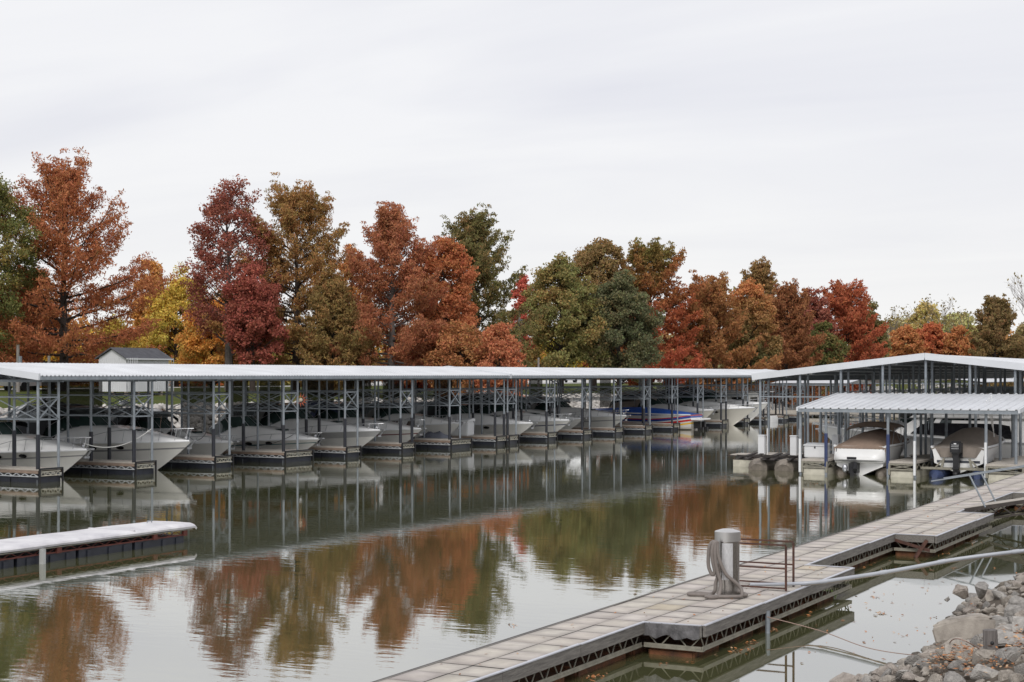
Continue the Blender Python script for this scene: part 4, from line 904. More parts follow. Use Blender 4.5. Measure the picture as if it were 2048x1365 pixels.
H1 = [(600,300,.21),(560,285,.2),(525,320,.2),(512,420,.2),(516,510,.2),(545,572,.22),(565,545,.24),(550,470,.25),(540,380,.25),(556,300,.24),(592,288,.22)]
H2 = [(572,292,.24),(566,370,.26),(572,470,.27),(592,560,.27),(614,640,.29),(608,700,.33),(580,745,.42),(540,765,.5),(500,762,.5)]
H3 = [(590,285,.22),(590,380,.25),(615,470,.27),(665,570,.28),(735,630,.28),(785,680,.28),(798,725,.32)]
def flat(x, y): return (x, y, .036)
H3b = [hz(*p) for p in H3]+[flat(.17, -.36), flat(.05, -.42), flat(-.2, -.42), flat(-.35, -.36), flat(-.30, -.2)]
H2b = [hz(*p) for p in H2[:6]]+[flat(-.22, -.42), flat(-.34, -.5), flat(-.42, -.42)]
H4 = [hz(608,470,.25), hz(600,570,.2), hz(578,650,.18), (-.24, -.2, .1), flat(-.3, -.12), flat(-.45, -.02), flat(-.62, -.02), flat(-.66, -.12), flat(-.5, -.2), flat(-.3, -.25)]
H5 = [flat(.2, -.3), flat(.28, -.22), flat(.27, -.1), flat(.2, .0)]
for p_ in ([hz(*p) for p in H1], H2b, H3b, H4, H5):
    MB().tube(smooth_path(p_), .030, 12).build('hose', hosem, ps, smooth=True)
# rusty rack beside it
rk = empty('rusty_rail_frame', (-9.2, 25.5, PZ), 0, 'low rusty steel tube frame next to the pump station', 'railing')
for j, (y, x1_, top) in enumerate(((0, .73, .78), (.62, .66, .78))):
    m = MB(); m.bar((-.42, y, top), (x1_, y, top), .028); m.bar((x1_, y, 0), (x1_, y, top-.016), .032); m.bar((-.42, y, .04), (x1_-.016, y, .04), .025); m.bar((-.42, y, .38), (x1_-.016, y, .38), .025); m.bar((-.42, y, 0), (-.42, y, top), .025); m.build('frame', rust, rk)
# drain pipe to the bank
PP = [(1500, 26.9, .56), (1560, 26.9, .565), (1600, 27, .565), (1640, 26.95, .60), (1700, 26.8, .695), (1760, 26.6, .80), (1830, 26.4, .93), (1900, 26.25, 1.06), (1980, 26.1, 1.17), (2048, 25.9, 1.26), (2130, 25.7, 1.36), (2240, 25.4, 1.45)]
pts = [at(a, z, h) for a, z, h in PP]; dp = empty('drain_pipe', pts[0], 0, 'long grey pipe running from the pump dock over the water to the bank', 'pipe'); sp_ = smooth_path([p-pts[0] for p in pts], 6)
MB().tube(sp_, .031, 12).build('pipe', pipem, dp, smooth=True)
m = MB()
for k in (18, 30, 40, 52):
    a, b_ = sp_[k], sp_[k+1]; d = (b_-a).normalized(); m.tube([a, a+d*.12], .037, 12)
m.build('coupling', pipem, dp, smooth=True)
m = MB(); m.tube([p+Vector((-.02, .11, -.045)) for p in sp_[12:]], .014, 8); m.build('conduit', mat('tan_conduit', (.33,.28,.23), .6), dp, smooth=True)
# gangway on the right
gw = empty('gangway', (-9.2, 42.9, .52), 0, 'sloping paved gangway with steel handrails at the right edge', 'gangway')
sl = .19; gl = 8.4
def gpt(x, y, z): return (x, y, z+sl*x)
m = MB()
n = 14
for k in range(n):
    for j in range(2): x0_, x1_ = gl*k/n+.01, gl*(k+1)/n-.01; y0_, y1_ = .68*j+.01, .68*(j+1)-.01; m.add([gpt(x0_, y0_, .02), gpt(x1_, y0_, .02), gpt(x1_, y1_, .02), gpt(x0_, y1_, .02), gpt(x0_, y0_, .06), gpt(x1_, y0_, .06), gpt(x1_, y1_, .06), gpt(x0_, y1_, .06)], BF)
m.build('deck', deckcon, gw)
m = MB()
for y in (-.03, 1.4):
    m.bar(gpt(0, y, .0), gpt(gl, y, .0), .05, .1); m.bar(gpt(.3, y, -.32), gpt(gl, y, -.32), .05, .05)
    for k in range(12): x = .3+k*.65; m.bar(gpt(x, y, -.03), gpt(x+.32, y, -.3), .03); m.bar(gpt(x+.32, y, -.3), gpt(x+.65, y, -.03), .03)
m.build('side_truss', mat('dark_steel', (.06,.05,.045), .7, .2, .3, 4), gw)
for y in (-.05, 1.42):
    m = MB(); m.tube([gpt(-.9, y, .93), gpt(gl, y, .93)], .018, 8); 
    for x in (.55, 3.4, 6.3): m.tube([gpt(x, y, 0), gpt(x-.42, y, .93)], .024, 8)
    m.build('handrail', galv, gw, smooth=True)
# left white covered dock
WD = empty('white_covered_dock', (-25.6, 4, 0), 0, 'low dock wrapped in white membrane at the left edge of the water', 'dock')
rows = []
for i in range(54):
    y = i*.5; 
    rows.append([(-1.42, y, .36), (-1.44, y, .44), (-1.3+.01*math.sin(i), y, .47+.006*math.sin(i*1.3)), (-.7, y, .478+.008*math.sin(i*.7+1)), (-.1, y, .468+.008*math.sin(i*1.1)), (.03, y, .44), (.06+.012*math.sin(i*1.7), y, .40), (.03+.012*math.sin(i*2.3), y, .35+.008*math.sin(i*1.9))])
rows = [r_ for r_ in rows if r_[0][1] <= 26.5]; e0 = [(p[0], p[1]+.06, p[2]-.05) for p in rows[-1]]; rows.append(e0); e1 = [(p[0], p[1], .35) for p in e0]; rows.append(e1)
MB().grid(rows).build('membrane', tarp, WD, smooth=True)
m = MB()
for y in (7.2, 13.1, 18.9, 24.3): m.bar((-1.41, y, .455), (.02, y+.03, .455), .05, .05)
m.build('membrane_seam', mat('seam_tape', (.55,.54,.56), .6), WD)
m = MB(); m.box(-1.4, 0, 0, 26.3, .315, .345); m.build('deck_frame', rub, WD)
m = MB(); m.bar((.0, 0, .325), (.0, 26.45, .325), .03, .02); m.build('edge_strip', trussm, WD)
m = MB(); m.bar((-.05, 0, .20), (-.05, 26.3, .20), .03, .03)
for k in range(58): y = k*.45; m.bar((-.05, y, .21), (-.05, y+.22, .31), .015); m.bar((-.05, y+.22, .31), (-.05, y+.45, .21), .015)
for y in (6, 11.5, 14.6, 18.8, 21.9, 25.1, 26.2): m.box(-.07, -.0, y-.07, y+.07, .18, .315)
m.build('red_truss', redm, WD)
f = MB()
for k in range(14):
    y = 26.25-(k+1)*1.87; f.box(-1.3, -.06, y+.05, y+1.82, -.2, .19)
    for q in (.3, 1.0, 1.5): f.box(-.07, -.03, y+q, y+q+.13, -.15, .15)
f.build('float', navy, WD)
o = MB().box(-.06, .06, -.04, .04, -.3, .34).build('guide_post', mat('pale_post', (.42,.43,.42), .6, 0, .1, 5)); o.location = (-25.52, 25.3, 0); tag(o, 'short pale post against the white covered dock', 'post')
m = MB(); m.tube([(0, -.09, 0), (0, -.06, .05), (0, .06, .05), (0, .09, 0)], .012, 6); o = m.build('mooring_cleat', galv); o.location = (-26.6, 30.0, .475); tag(o, 'small metal ring on the tip of the white covered dock', 'cleat')
# ------------------------------------------------------------------ rocks
def rock_mesh(seed, flatn=1, npt=15):
    r_ = random.Random(seed); bm = bmesh.new()
    for k in range(npt):
        v = Vector((r_.gauss(0, 1), r_.gauss(0, 1), r_.gauss(0, 1))).normalized()*r_.uniform(.8, 1.05); bm.verts.new((v.x, v.y*.8, v.z*.62*flatn))
    bmesh.ops.convex_hull(bm, input=bm.verts); 
    bmesh.ops.delete(bm, geom=[v for v in bm.verts if not v.link_faces], context='VERTS')
    bmesh.ops.dissolve_limit(bm, angle_limit=R(14), verts=bm.verts, edges=bm.edges)
    bmesh.ops.bevel(bm, geom=list(bm.edges), offset=.07, segments=2, affect='EDGES', clamp_overlap=True)
    bmesh.ops.triangulate(bm, faces=[f for f in bm.faces if len(f.verts) > 4])
    bmesh.ops.subdivide_edges(bm, edges=[e for e in bm.edges if e.calc_length() > .35], cuts=1, use_grid_fill=True)
    for v in bm.verts:
        n_ = v.co; v.co = n_*(1+.05*math.sin(n_.x*7+seed)*math.sin(n_.y*8+seed*2)+.035*math.sin(n_.z*13+n_.x*9))
    bm.normal_update(); me = bpy.data.meshes.new('rock'); bm.to_mesh(me); bm.free(); me.materials.append(ROCKM[seed % len(ROCKM)]); me.polygons.foreach_set('use_smooth', [True]*len(me.polygons)); me.set_sharp_from_angle(angle=R(32)); return me
ROCKM = [rock, mat('limestone_warm', (.42,.375,.33), .9, 0, .5, 2.6, c2=(.20,.17,.15), bump=.9, bscale=9), mat('limestone_grey', (.36,.34,.315), .9, 0, .5, 3.5, c2=(.17,.16,.15), bump=.9, bscale=12), mat('limestone_light', (.47,.445,.41), .9, 0, .5, 2.5, c2=(.25,.235,.22), bump=.9, bscale=10)]
for m_ in ROCKM: # wet, algae dark stone at the waterline
    t = m_.node_tree; b = t.nodes['Principled BSDF']; src = b.inputs['Base Color'].links[0].from_socket; ge = N(t, 'ShaderNodeNewGeometry'); sz_ = N(t, 'ShaderNodeSeparateXYZ'); L(t, ge.outputs['Position'], sz_.inputs[0])
    mr = N(t, 'ShaderNodeMapRange'); mr.inputs[1].default_value = .02; mr.inputs[2].default_value = .13; mr.inputs[3].default_value = .38; mr.inputs[4].default_value = 1; L(t, sz_.outputs[2], mr.inputs[0])
    mx = N(t, 'ShaderNodeMix', data_type='RGBA', blend_type='MULTIPLY'); mx.inputs[0].default_value = 1; L(t, src, mx.inputs[6]); L(t, mr.outputs[0], mx.inputs[7]); L(t, mx.outputs[2], b.inputs['Base Color'])
RM = [rock_mesh(i, .8+.3*(i % 3)) for i in range(16)]
cand = []; grid_ = {}
rr_ = random.Random(5)
def try_rock(x, y, s_):
    k = (int(x/.6), int(y/.6))
    for i in (-1, 0, 1):
        for j in (-1, 0, 1):
            for (a, b_, t) in grid_.get((k[0]+i, k[1]+j), []):
                if (a-x)**2+(b_-y)**2 < ((t+s_)*.72)**2: return
    grid_.setdefault(k, []).append((x, y, s_)); cand.append((x, y, s_))
for sz_lo, sz_hi, n in ((.20, .29, 120), (.13, .20, 1300), (.085, .14, 5000), (.05, .085, 9000)):
    for k in range(n):
        y = rr_.uniform(9, 44); x = rr_.uniform(-6.15, -1.2)
        if -.06 > float(terr(x, y)): continue
        try_rock(x, y, rr_.uniform(sz_lo, sz_hi))
def proj(x, y, z):
    Z = -SY*x+CY*y; X = CY*x+SY*y; return 1024+F*X/Z, HZ+F*(H-z)/Z, Z
inst = []
for (x, y, s_) in cand:
    z = float(terr(x, y))+s_*.18; a, b_, Z = proj(x, y, z); inst.append((s_/Z if (-30 < a < 2075 and b_ < 1390) else 0, x, y, z, s_))
inst.sort(reverse=True)
SLABP = hit(1918, 1288); 
def near_slab(x, y): return (x-SLABP.x)**2+(y-SLABP.y)**2 < .36
n_ind = 0; restV = []; restQ = []
def rot_mat():
    return Matrix.Rotation(rr_.uniform(0, 6.28), 3, 'Z') @ Matrix.Rotation(rr_.gauss(0, .5), 3, 'X') @ Matrix.Rotation(rr_.gauss(0, .4), 3, 'Y')
restbm = bmesh.new()
for (sc, x, y, z, s_) in inst:
    if near_slab(x, y) and s_ > .1: continue
    M_ = rot_mat(); me = RM[rr_.randrange(16)]
    if n_ind < 285 and sc > 0:
        o = bpy.data.objects.new('rock', me); COL.objects.link(o); o.location = (x, y, z); o.rotation_euler = M_.to_euler(); o.scale = (s_*1.05, s_*1.05, s_)
        tag(o, 'grey limestone chunk lying in the riprap of the near bank', 'rock', 'limestone riprap chunks on the near bank'); n_ind += 1
    else:
        if y > 38 and sc == 0: continue
        m4 = Matrix.Translation((x, y, z)) @ M_.to_4x4() @ Matrix.Scale(s_*1.05, 4); b0_ = len(restbm.verts); tmp = me.copy(); tmp.transform(m4); restbm.from_mesh(tmp); bpy.data.meshes.remove(tmp)
me = bpy.data.meshes.new('small_riprap'); restbm.to_mesh(me); restbm.free(); me.materials.append(rock); o = bpy.data.objects.new('small_riprap', me); COL.objects.link(o); tag(o, 'small limestone rubble filling the near bank between larger chunks', 'rubble', kind='stuff')
def special_rock(px, py, sx, sy, sz, seed, lab, rz=0, lift_=0, flatn=1, tilt=0):
    p = hit(px, py); o = bpy.data.objects.new('rock', rock_mesh(seed, flatn, 13)); COL.objects.link(o); o.location = (p.x, p.y, p.z+lift_); o.scale = (sx, sy, sz); o.rotation_euler = (tilt, .1, rz+math.atan2(SY, CY)); return tag(o, lab, 'rock', 'limestone riprap chunks on the near bank')
bm = bmesh.new(); s0 = hit(1918, 1300); Zs = -SY*s0.x+CY*s0.y
for dz_, sc_ in ((0, 1), (.38, .8)):
    for (a, b_) in [(1862,1257),(1868,1250),(1887,1243),(1930,1236),(1966,1230),(1992,1236),(1990,1268),(1965,1300),(1935,1318),(1885,1316),(1872,1290),(1869,1270)]:
        q = at(1925+(a-1925)*sc_, Zs+dz_+.12*math.sin(a*.7), H-(b_+(4 if dz_ else 0)-HZ)/F*Zs); bm.verts.new(q-s0)
bmesh.ops.convex_hull(bm, input=bm.verts); bmesh.ops.bevel(bm, geom=list(bm.edges), offset=.02, segments=2, affect='EDGES', clamp_overlap=True)
me = bpy.data.meshes.new('rock'); bm.to_mesh(me); bm.free(); me.materials.append(ROCKM[0]); o = bpy.data.objects.new('rock', me); COL.objects.link(o); o.location = s0; tag(o, 'largest rock, tall grey slab with an overhanging left edge above the water', 'rock', 'limestone riprap chunks on the near bank')
special_rock(1922, 1232, .2, .2, .26, 41, 'rounded boulder sitting on top of the largest slab, left of the pointed one', .4, .42)
special_rock(1962, 1228, .2, .2, .32, 46, 'pointed boulder on top of the largest slab, right of the rounded one', 1.0, .42)
special_rock(1893, 1245, .08, .08, .1, 43, 'small dark stone balanced on the left end of the largest slab', 1.0, .4)
special_rock(1968, 1330, .22, .2, .3, 44, 'triangular pale rock leaning in front of the wooden stump', 1.9, .05)
# wooden stump with rope
sp0 = hit(1980, 1322); m = MB(); m.tube([(0, 0, -.3), (.01, 0, .1), (0, 0, .33)], [.082, .078, .075], 14); so_ = empty('wooden_stump', sp0, 0, 'short grey wooden stump post with a bolt hole among the rocks', 'post')
m.build('post', mat('stump_wood', (.22,.20,.19), .9, 0, .4, 5, c2=(.10,.09,.085), stretch=(6,6,.7), bump=.6), so_, smooth=True); m = MB(); f_ = Vector((SY, -CY, 0))*.074; m.sphere((f_.x, f_.y, .2), .022, 6); m.build('bolt_hole', rub, so_)
a = Vector((-8.33, 24.11, .27)); b_ = sp0+Vector((-.08, -.06, .12)); ml = MB()
pth = smooth_path([a, gp(1640, 1262, .12), gp(1735, 1296, .08), gp(1830, 1311, .16), gp(1880, 1311, .34), sp0+Vector((-.35, -.1, .22)), b_], 8)
ml.tube(pth, .007, 6); tag(ml.build('mooring_line', ropem), 'thin tan rope from the dock stake to the wooden stump on the bank', 'rope', 'mooring lines')
# leaves: afloat and in the rocks
def leaf_scatter(name, pts, lab, cat, s0, c0):
    m = MB()
    for (x, y, z) in pts:
        a = rr_.uniform(0, 6.28); s_ = s0*rr_.uniform(.5, 1.4); c_, s2 = math.cos(a)*s_, math.sin(a)*s_
        m.add([(x-c_, y-s2, z), (x+s2*.5, y-c_*.5, z+rr_.uniform(0, .02)), (x+c_, y+s2, z+rr_.uniform(0, .02)), (x-s2*.5, y+c_*.5, z+.004)], [(0, 1, 2, 3)], rr_.randrange(3))
    o = m.build(name, c0); tag(o, lab, cat, kind='stuff')
lm = [mat('leaf_orange', (.42,.17,.06), .8), mat('leaf_tan', (.50,.33,.20), .8), mat('leaf_brown', (.24,.11,.05), .8)]
P_ = []
for (px, py, n, w_, h_) in [(1393,1240,26,11,5),(1425,1283,10,8,3),(1402,1309,22,9,4),(1475,1301,26,14,6),(1502,1285,14,8,4),(1530,1255,20,12,4),(1545,1260,10,8,4),(1505,1228,16,12,6),(1625,1212,16,9,4),(1640,1208,10,8,4),(1606,1229,12,12,3),(1740,1122,26,14,4),(1722,1131,16,14,4),(1775,1108,14,10,3),(1925,1083,24,14,4),(1945,1085,10,10,3),(1872,1110,9,6,2),(1895,1107,7,6,2),(1907,1138,5,5,2),(1862,1141,4,4,1),(1750,1195,6,8,2),(1762,1228,12,10,3),(1025,1252,6,4,2),(1270,1188,5,3,1),(1180,1355,30,18,6),(1377,1325,4,3,1),(1325,1330,6,8,2),(1215,1318,8,10,3),(1480,1225,8,8,3)]:
    for k in range(n):
        q = gp(px+rr_.gauss(0, w_), py+rr_.gauss(0, h_*.7), 0); P_.append((q.x, q.y, .004))
for k in range(140):
    q = gp(rr_.uniform(1600, 2040), rr_.uniform(1090, 1330), 0)
    if float(terr(q.x, q.y)) < -.1: P_.append((q.x, q.y, .004))
leaf_scatter('deck_leaves', [(rr_.uniform(-10.2, -9.4), rr_.uniform(15, 50), DH+.008) for _ in range(60)]+[(rr_.uniform(-9.2, -8.5), rr_.choice((rr_.uniform(21.6, 29), rr_.uniform(36, 42))), DH+.008) for _ in range(40)], 'few dead leaves blown onto the paved dock', 'leaves', .03, lm)
leaf_scatter('floating_leaves', [p for p in P_ if not (-10.4 < p[0] < -9.35 or (p[0] < -8.4 and any(a_ < p[1] < b2_ for a_, b2_ in BAYS) and p[0] > -9.4))], 'fallen orange and tan leaves floating on the calm water by the dock', 'leaves', .035, lm)
P_ = []
for k in range(900):
    cxy = [(1960,1250),(1915,1325),(2030,1310),(1950,1320),(1985,1345),(1870,1345),(2040,1290),(1905,1330)][rr_.randrange(8)]; px, py = cxy[0]+rr_.gauss(0, 16), cxy[1]+rr_.gauss(0, 10)
    q = hit(px, py) if k < 160 else None
    if q: P_ += [(q.x+rr_.gauss(0, .07), q.y+rr_.gauss(0, .07), q.z+rr_.uniform(.02, .14)) for _ in range(4)]
leaf_scatter('fallen_leaves', P_, 'orange dead leaves caught between the rocks of the near bank', 'leaves', .03, lm)
# far riprap strip
icoV = np.array([(0,0,-1),(.72,-.53,-.45),(-.28,-.85,-.45),(-.89,0,-.45),(-.28,.85,-.45),(.72,.53,-.45),(.28,-.85,.45),(-.72,-.53,.45),(-.72,.53,.45),(.28,.85,.45),(.89,0,.45),(0,0,1)])
icoF = np.array([(0,1,2),(1,0,5),(0,2,3),(0,3,4),(0,4,5),(1,5,10),(2,1,6),(3,2,7),(4,3,8),(5,4,9),(1,10,6),(2,6,7),(3,7,8),(4,8,9),(5,9,10),(6,10,11),(7,6,11),(8,7,11),(9,8,11),(10,9,11)])
def strip(n, fx, lab):
    xy = fx(n); z = terr(xy[:, 0], xy[:, 1]); s_ = rng.uniform(.12, .36, n)
    V_ = icoV[None]*rng.uniform(.6, 1.2, (n, 12, 1))*np.stack([s_*rng.uniform(.8, 1.4, n), s_, s_*.7], -1)[:, None]+np.stack([xy[:, 0], xy[:, 1], z+s_*.2], -1)[:, None]
    F_ = icoF[None]+(np.arange(n)*12)[:, None, None]; return tag(npmesh('riprap', V_.reshape(-1, 3), F_.reshape(-1, 3), rockw), lab, 'riprap', kind='stuff')
strip(15000, lambda n: np.stack([-58.3-rng.uniform(0, 5.0, n), rng.uniform(20, 242, n)], -1), 'pale limestone riprap along the far bank behind the long covered docks')
strip(2500, lambda n: np.stack([rng.uniform(-60, 10, n), 237.5+rng.uniform(0, 6.5, n)], -1), 'pale riprap across the far end of the basin')
# ------------------------------------------------------------------ shed, poles, cars
hp = at(270, 108); hx, hy = hp.x, hp.y; hg = float(terr(hx, hy)); hs = empty('park_building', (hx, hy, hg-.3), 0, 'small white ribbed building with dark shingle roof raised on wooden stilts', 'building')
fz = .6; m = MB(); n = 30
x0_, x1_, y0_, y1_ = -2.5, 0, -.9, 3.5
m.box(x0_, x1_, y0_, y1_, fz, fz+2.35)
for k in range(25): y = y0_+.1+k*.2; m.box(x1_, x1_+.025, y, y+.03, fz, fz+2.34)
for k in range(18): x = x0_+.1+k*.2; m.box(x, x+.03, y0_-.025, y0_, fz, fz+2.34)
m.add([(x0_, y0_, fz+2.35), (x1_, y0_, fz+2.35), ((x0_+x1_)/2, y0_, fz+2.95)], [(0, 1, 2)]); m.build('wall', sid, hs)
m = MB(); xm = (x0_+x1_)/2
for sx, xe in ((-1, x0_-.2), (1, x1_+.2)): m.add([(xm, y0_-.2, fz+3.08), (xe, y0_-.2, fz+2.33), (xe, y1_+.2, fz+2.33), (xm, y1_+.2, fz+3.08), (xm, y0_-.2, fz+3.0), (xe, y0_-.2, fz+2.25), (xe, y1_+.2, fz+2.25), (xm, y1_+.2, fz+3.0)], BF)
m.build('roof', shing, hs); m = MB(); m.box(x1_+.2, x1_+.23, y0_-.2, y1_+.2, fz+2.22, fz+2.32); m.build('roof_trim', sid, hs)
for x in (x0_+.2, xm, x1_-.1):
    for k in range(5): MB().box(x-.09, x+.09, y0_+.1+k*1.2-.09, y0_+.1+k*1.2+.09, -.8, fz).build('stilt', stiltm, hs)
def pole(px, Z, top, w_, lab, arm=False):
    p = at(px, Z); g = float(terr(p.x, p.y)); hgt = H+(HZ-top)/F*Z-g; r_ = empty('utility_pole', (p.x, p.y, g), 0, lab, 'pole', 'grey utility poles behind the docks')
    MB().tube([(0, 0, -.2), (0, 0, hgt)], [w_, w_*.8], 8).build('shaft', mat('pole_wood', (.26,.24,.22), .9, 0, .2, 3), r_, smooth=True)
    if arm: MB().bar((-.9, 0, hgt-.4), (.9, 0, hgt-.4), .12).build('crossarm', mat('pole_wood', (.3,.3,.3)), r_)
    m = MB(); m.tube([(.2, 0, hgt-1.3), (.2, 0, hgt-.8)], .14, 8); m.build('transformer', galv, r_, smooth=True)
pole(1038, 140, 622, .16, 'tallest grey utility pole in front of the green and orange tree'); pole(1015, 121, 714, .13, 'short grey pole left of the tallest utility pole'); pole(36, 108, 690, .13, 'grey pole at the far left under the rust cypress'); pole(98, 108, 712, .12, 'thin grey pole right of the far left pole'); pole(1077, 125, 716, .1, 'thin pole right of the tallest utility pole')
def car(px, x, ci, lab, rz=R(90)):
    y = y_on(px, x); g = float(terr(x, y)); r_ = empty('parked_car', (x, y, g+.03), rz, lab, 'car', 'vehicles parked beyond the grass')
    prof = [(-2.2, .35), (-2.25, .75), (-2.0, .95), (-1.7, 1.0), (-1.2, 1.48), (.4, 1.5), (1.05, 1.02), (1.9, .88), (2.2, .65), (2.2, .35)]
    m = MB(); m.grid([[(a, s_*(.86 if b2 < 1.2 else .66), b2) for s_ in (-1, -.9, .9, 1)] for a, b2 in prof]); n = len(prof)
    for s_ in (-1, 1): m.add([(a, s_*(.86 if b2 < 1.2 else .66), b2) for a, b2 in prof], [tuple(range(n))])
    m.add([(prof[0][0], -.86, .35), (prof[0][0], .86, .35), (2.2, .86, .35), (2.2, -.86, .35)], [(0, 1, 2, 3)]); m.build('body', carp[ci], r_, smooth=True, angle=30)
    g_ = MB()
    for s_ in (-1, 1): g_.add([(-1.45, s_*.85, 1.05), (.85, s_*.85, 1.05), (.35, s_*.70, 1.44), (-1.12, s_*.70, 1.44)], [(0, 1, 2, 3)])
    g_.build('windows', blackgl, r_)
    for a in (-1.4, 1.35):
        for s_ in (-.8, .8): w_ = MB(); w_.tube([(a, s_-.1, .32), (a, s_+.1, .32)], .33, 14); w_.build('wheel', tyre, r_, smooth=True)
car(60, -86, 0, 'white car parked at the far left behind the docks'); car(1265, -100, 1, 'dark car on the pale lot left of the white trailer', R(80)); car(1418, -98, 1, 'dark car parked behind the far end of the long dock roof', R(75)); car(1150, -103, 3, 'grey car on the pale lot behind the tree trunks')
t_ = empty('cargo_trailer', (-99, y_on(1318, -99), 3.03), R(90), 'white box trailer on the pale lot behind the docks', 'trailer', None)
MB().box(-2.2, 2.2, -1.1, 1.1, .5, 2.3).build('body', sid, t_, bevel=.05); MB().bar((2.2, 0, .5), (3.2, 0, .5), .08).build('tow_bar', rub, t_)
for a in (-.4, .5):
    for s_ in (-1.15, 1.15): MB().tube([(a, s_-.08, .33), (a, s_+.08, .33)], .33, 12).build('wheel', tyre, t_)
def picnic(px, lab):
    x = -92; y = y_on(px, x); t_ = empty('picnic_table', (x, y, float(terr(x, y))), R(20), lab, 'table', 'red picnic tables'); rp = mat('red_paint', (.5,.05,.03), .6)
    MB().box(-.9, .9, -.38, .38, .72, .78).build('tabletop', rp, t_)
    for s_ in (-.7, .7): MB().box(-.9, .9, s_-.13, s_+.13, .42, .46).build('bench', rp, t_)
    for a in (-.6, .6): m = MB(); m.bar((a, -.6, 0), (a, .25, .72), .06); m.bar((a, .6, 0), (a, -.25, .72), .06); m.bar((a, -.7, .4), (a, .7, .4), .06); m.build('leg', rp, t_)
picnic(1555, 'red picnic table on the left beyond the far bank'); picnic(1568, 'red picnic table on the right beyond the far bank')
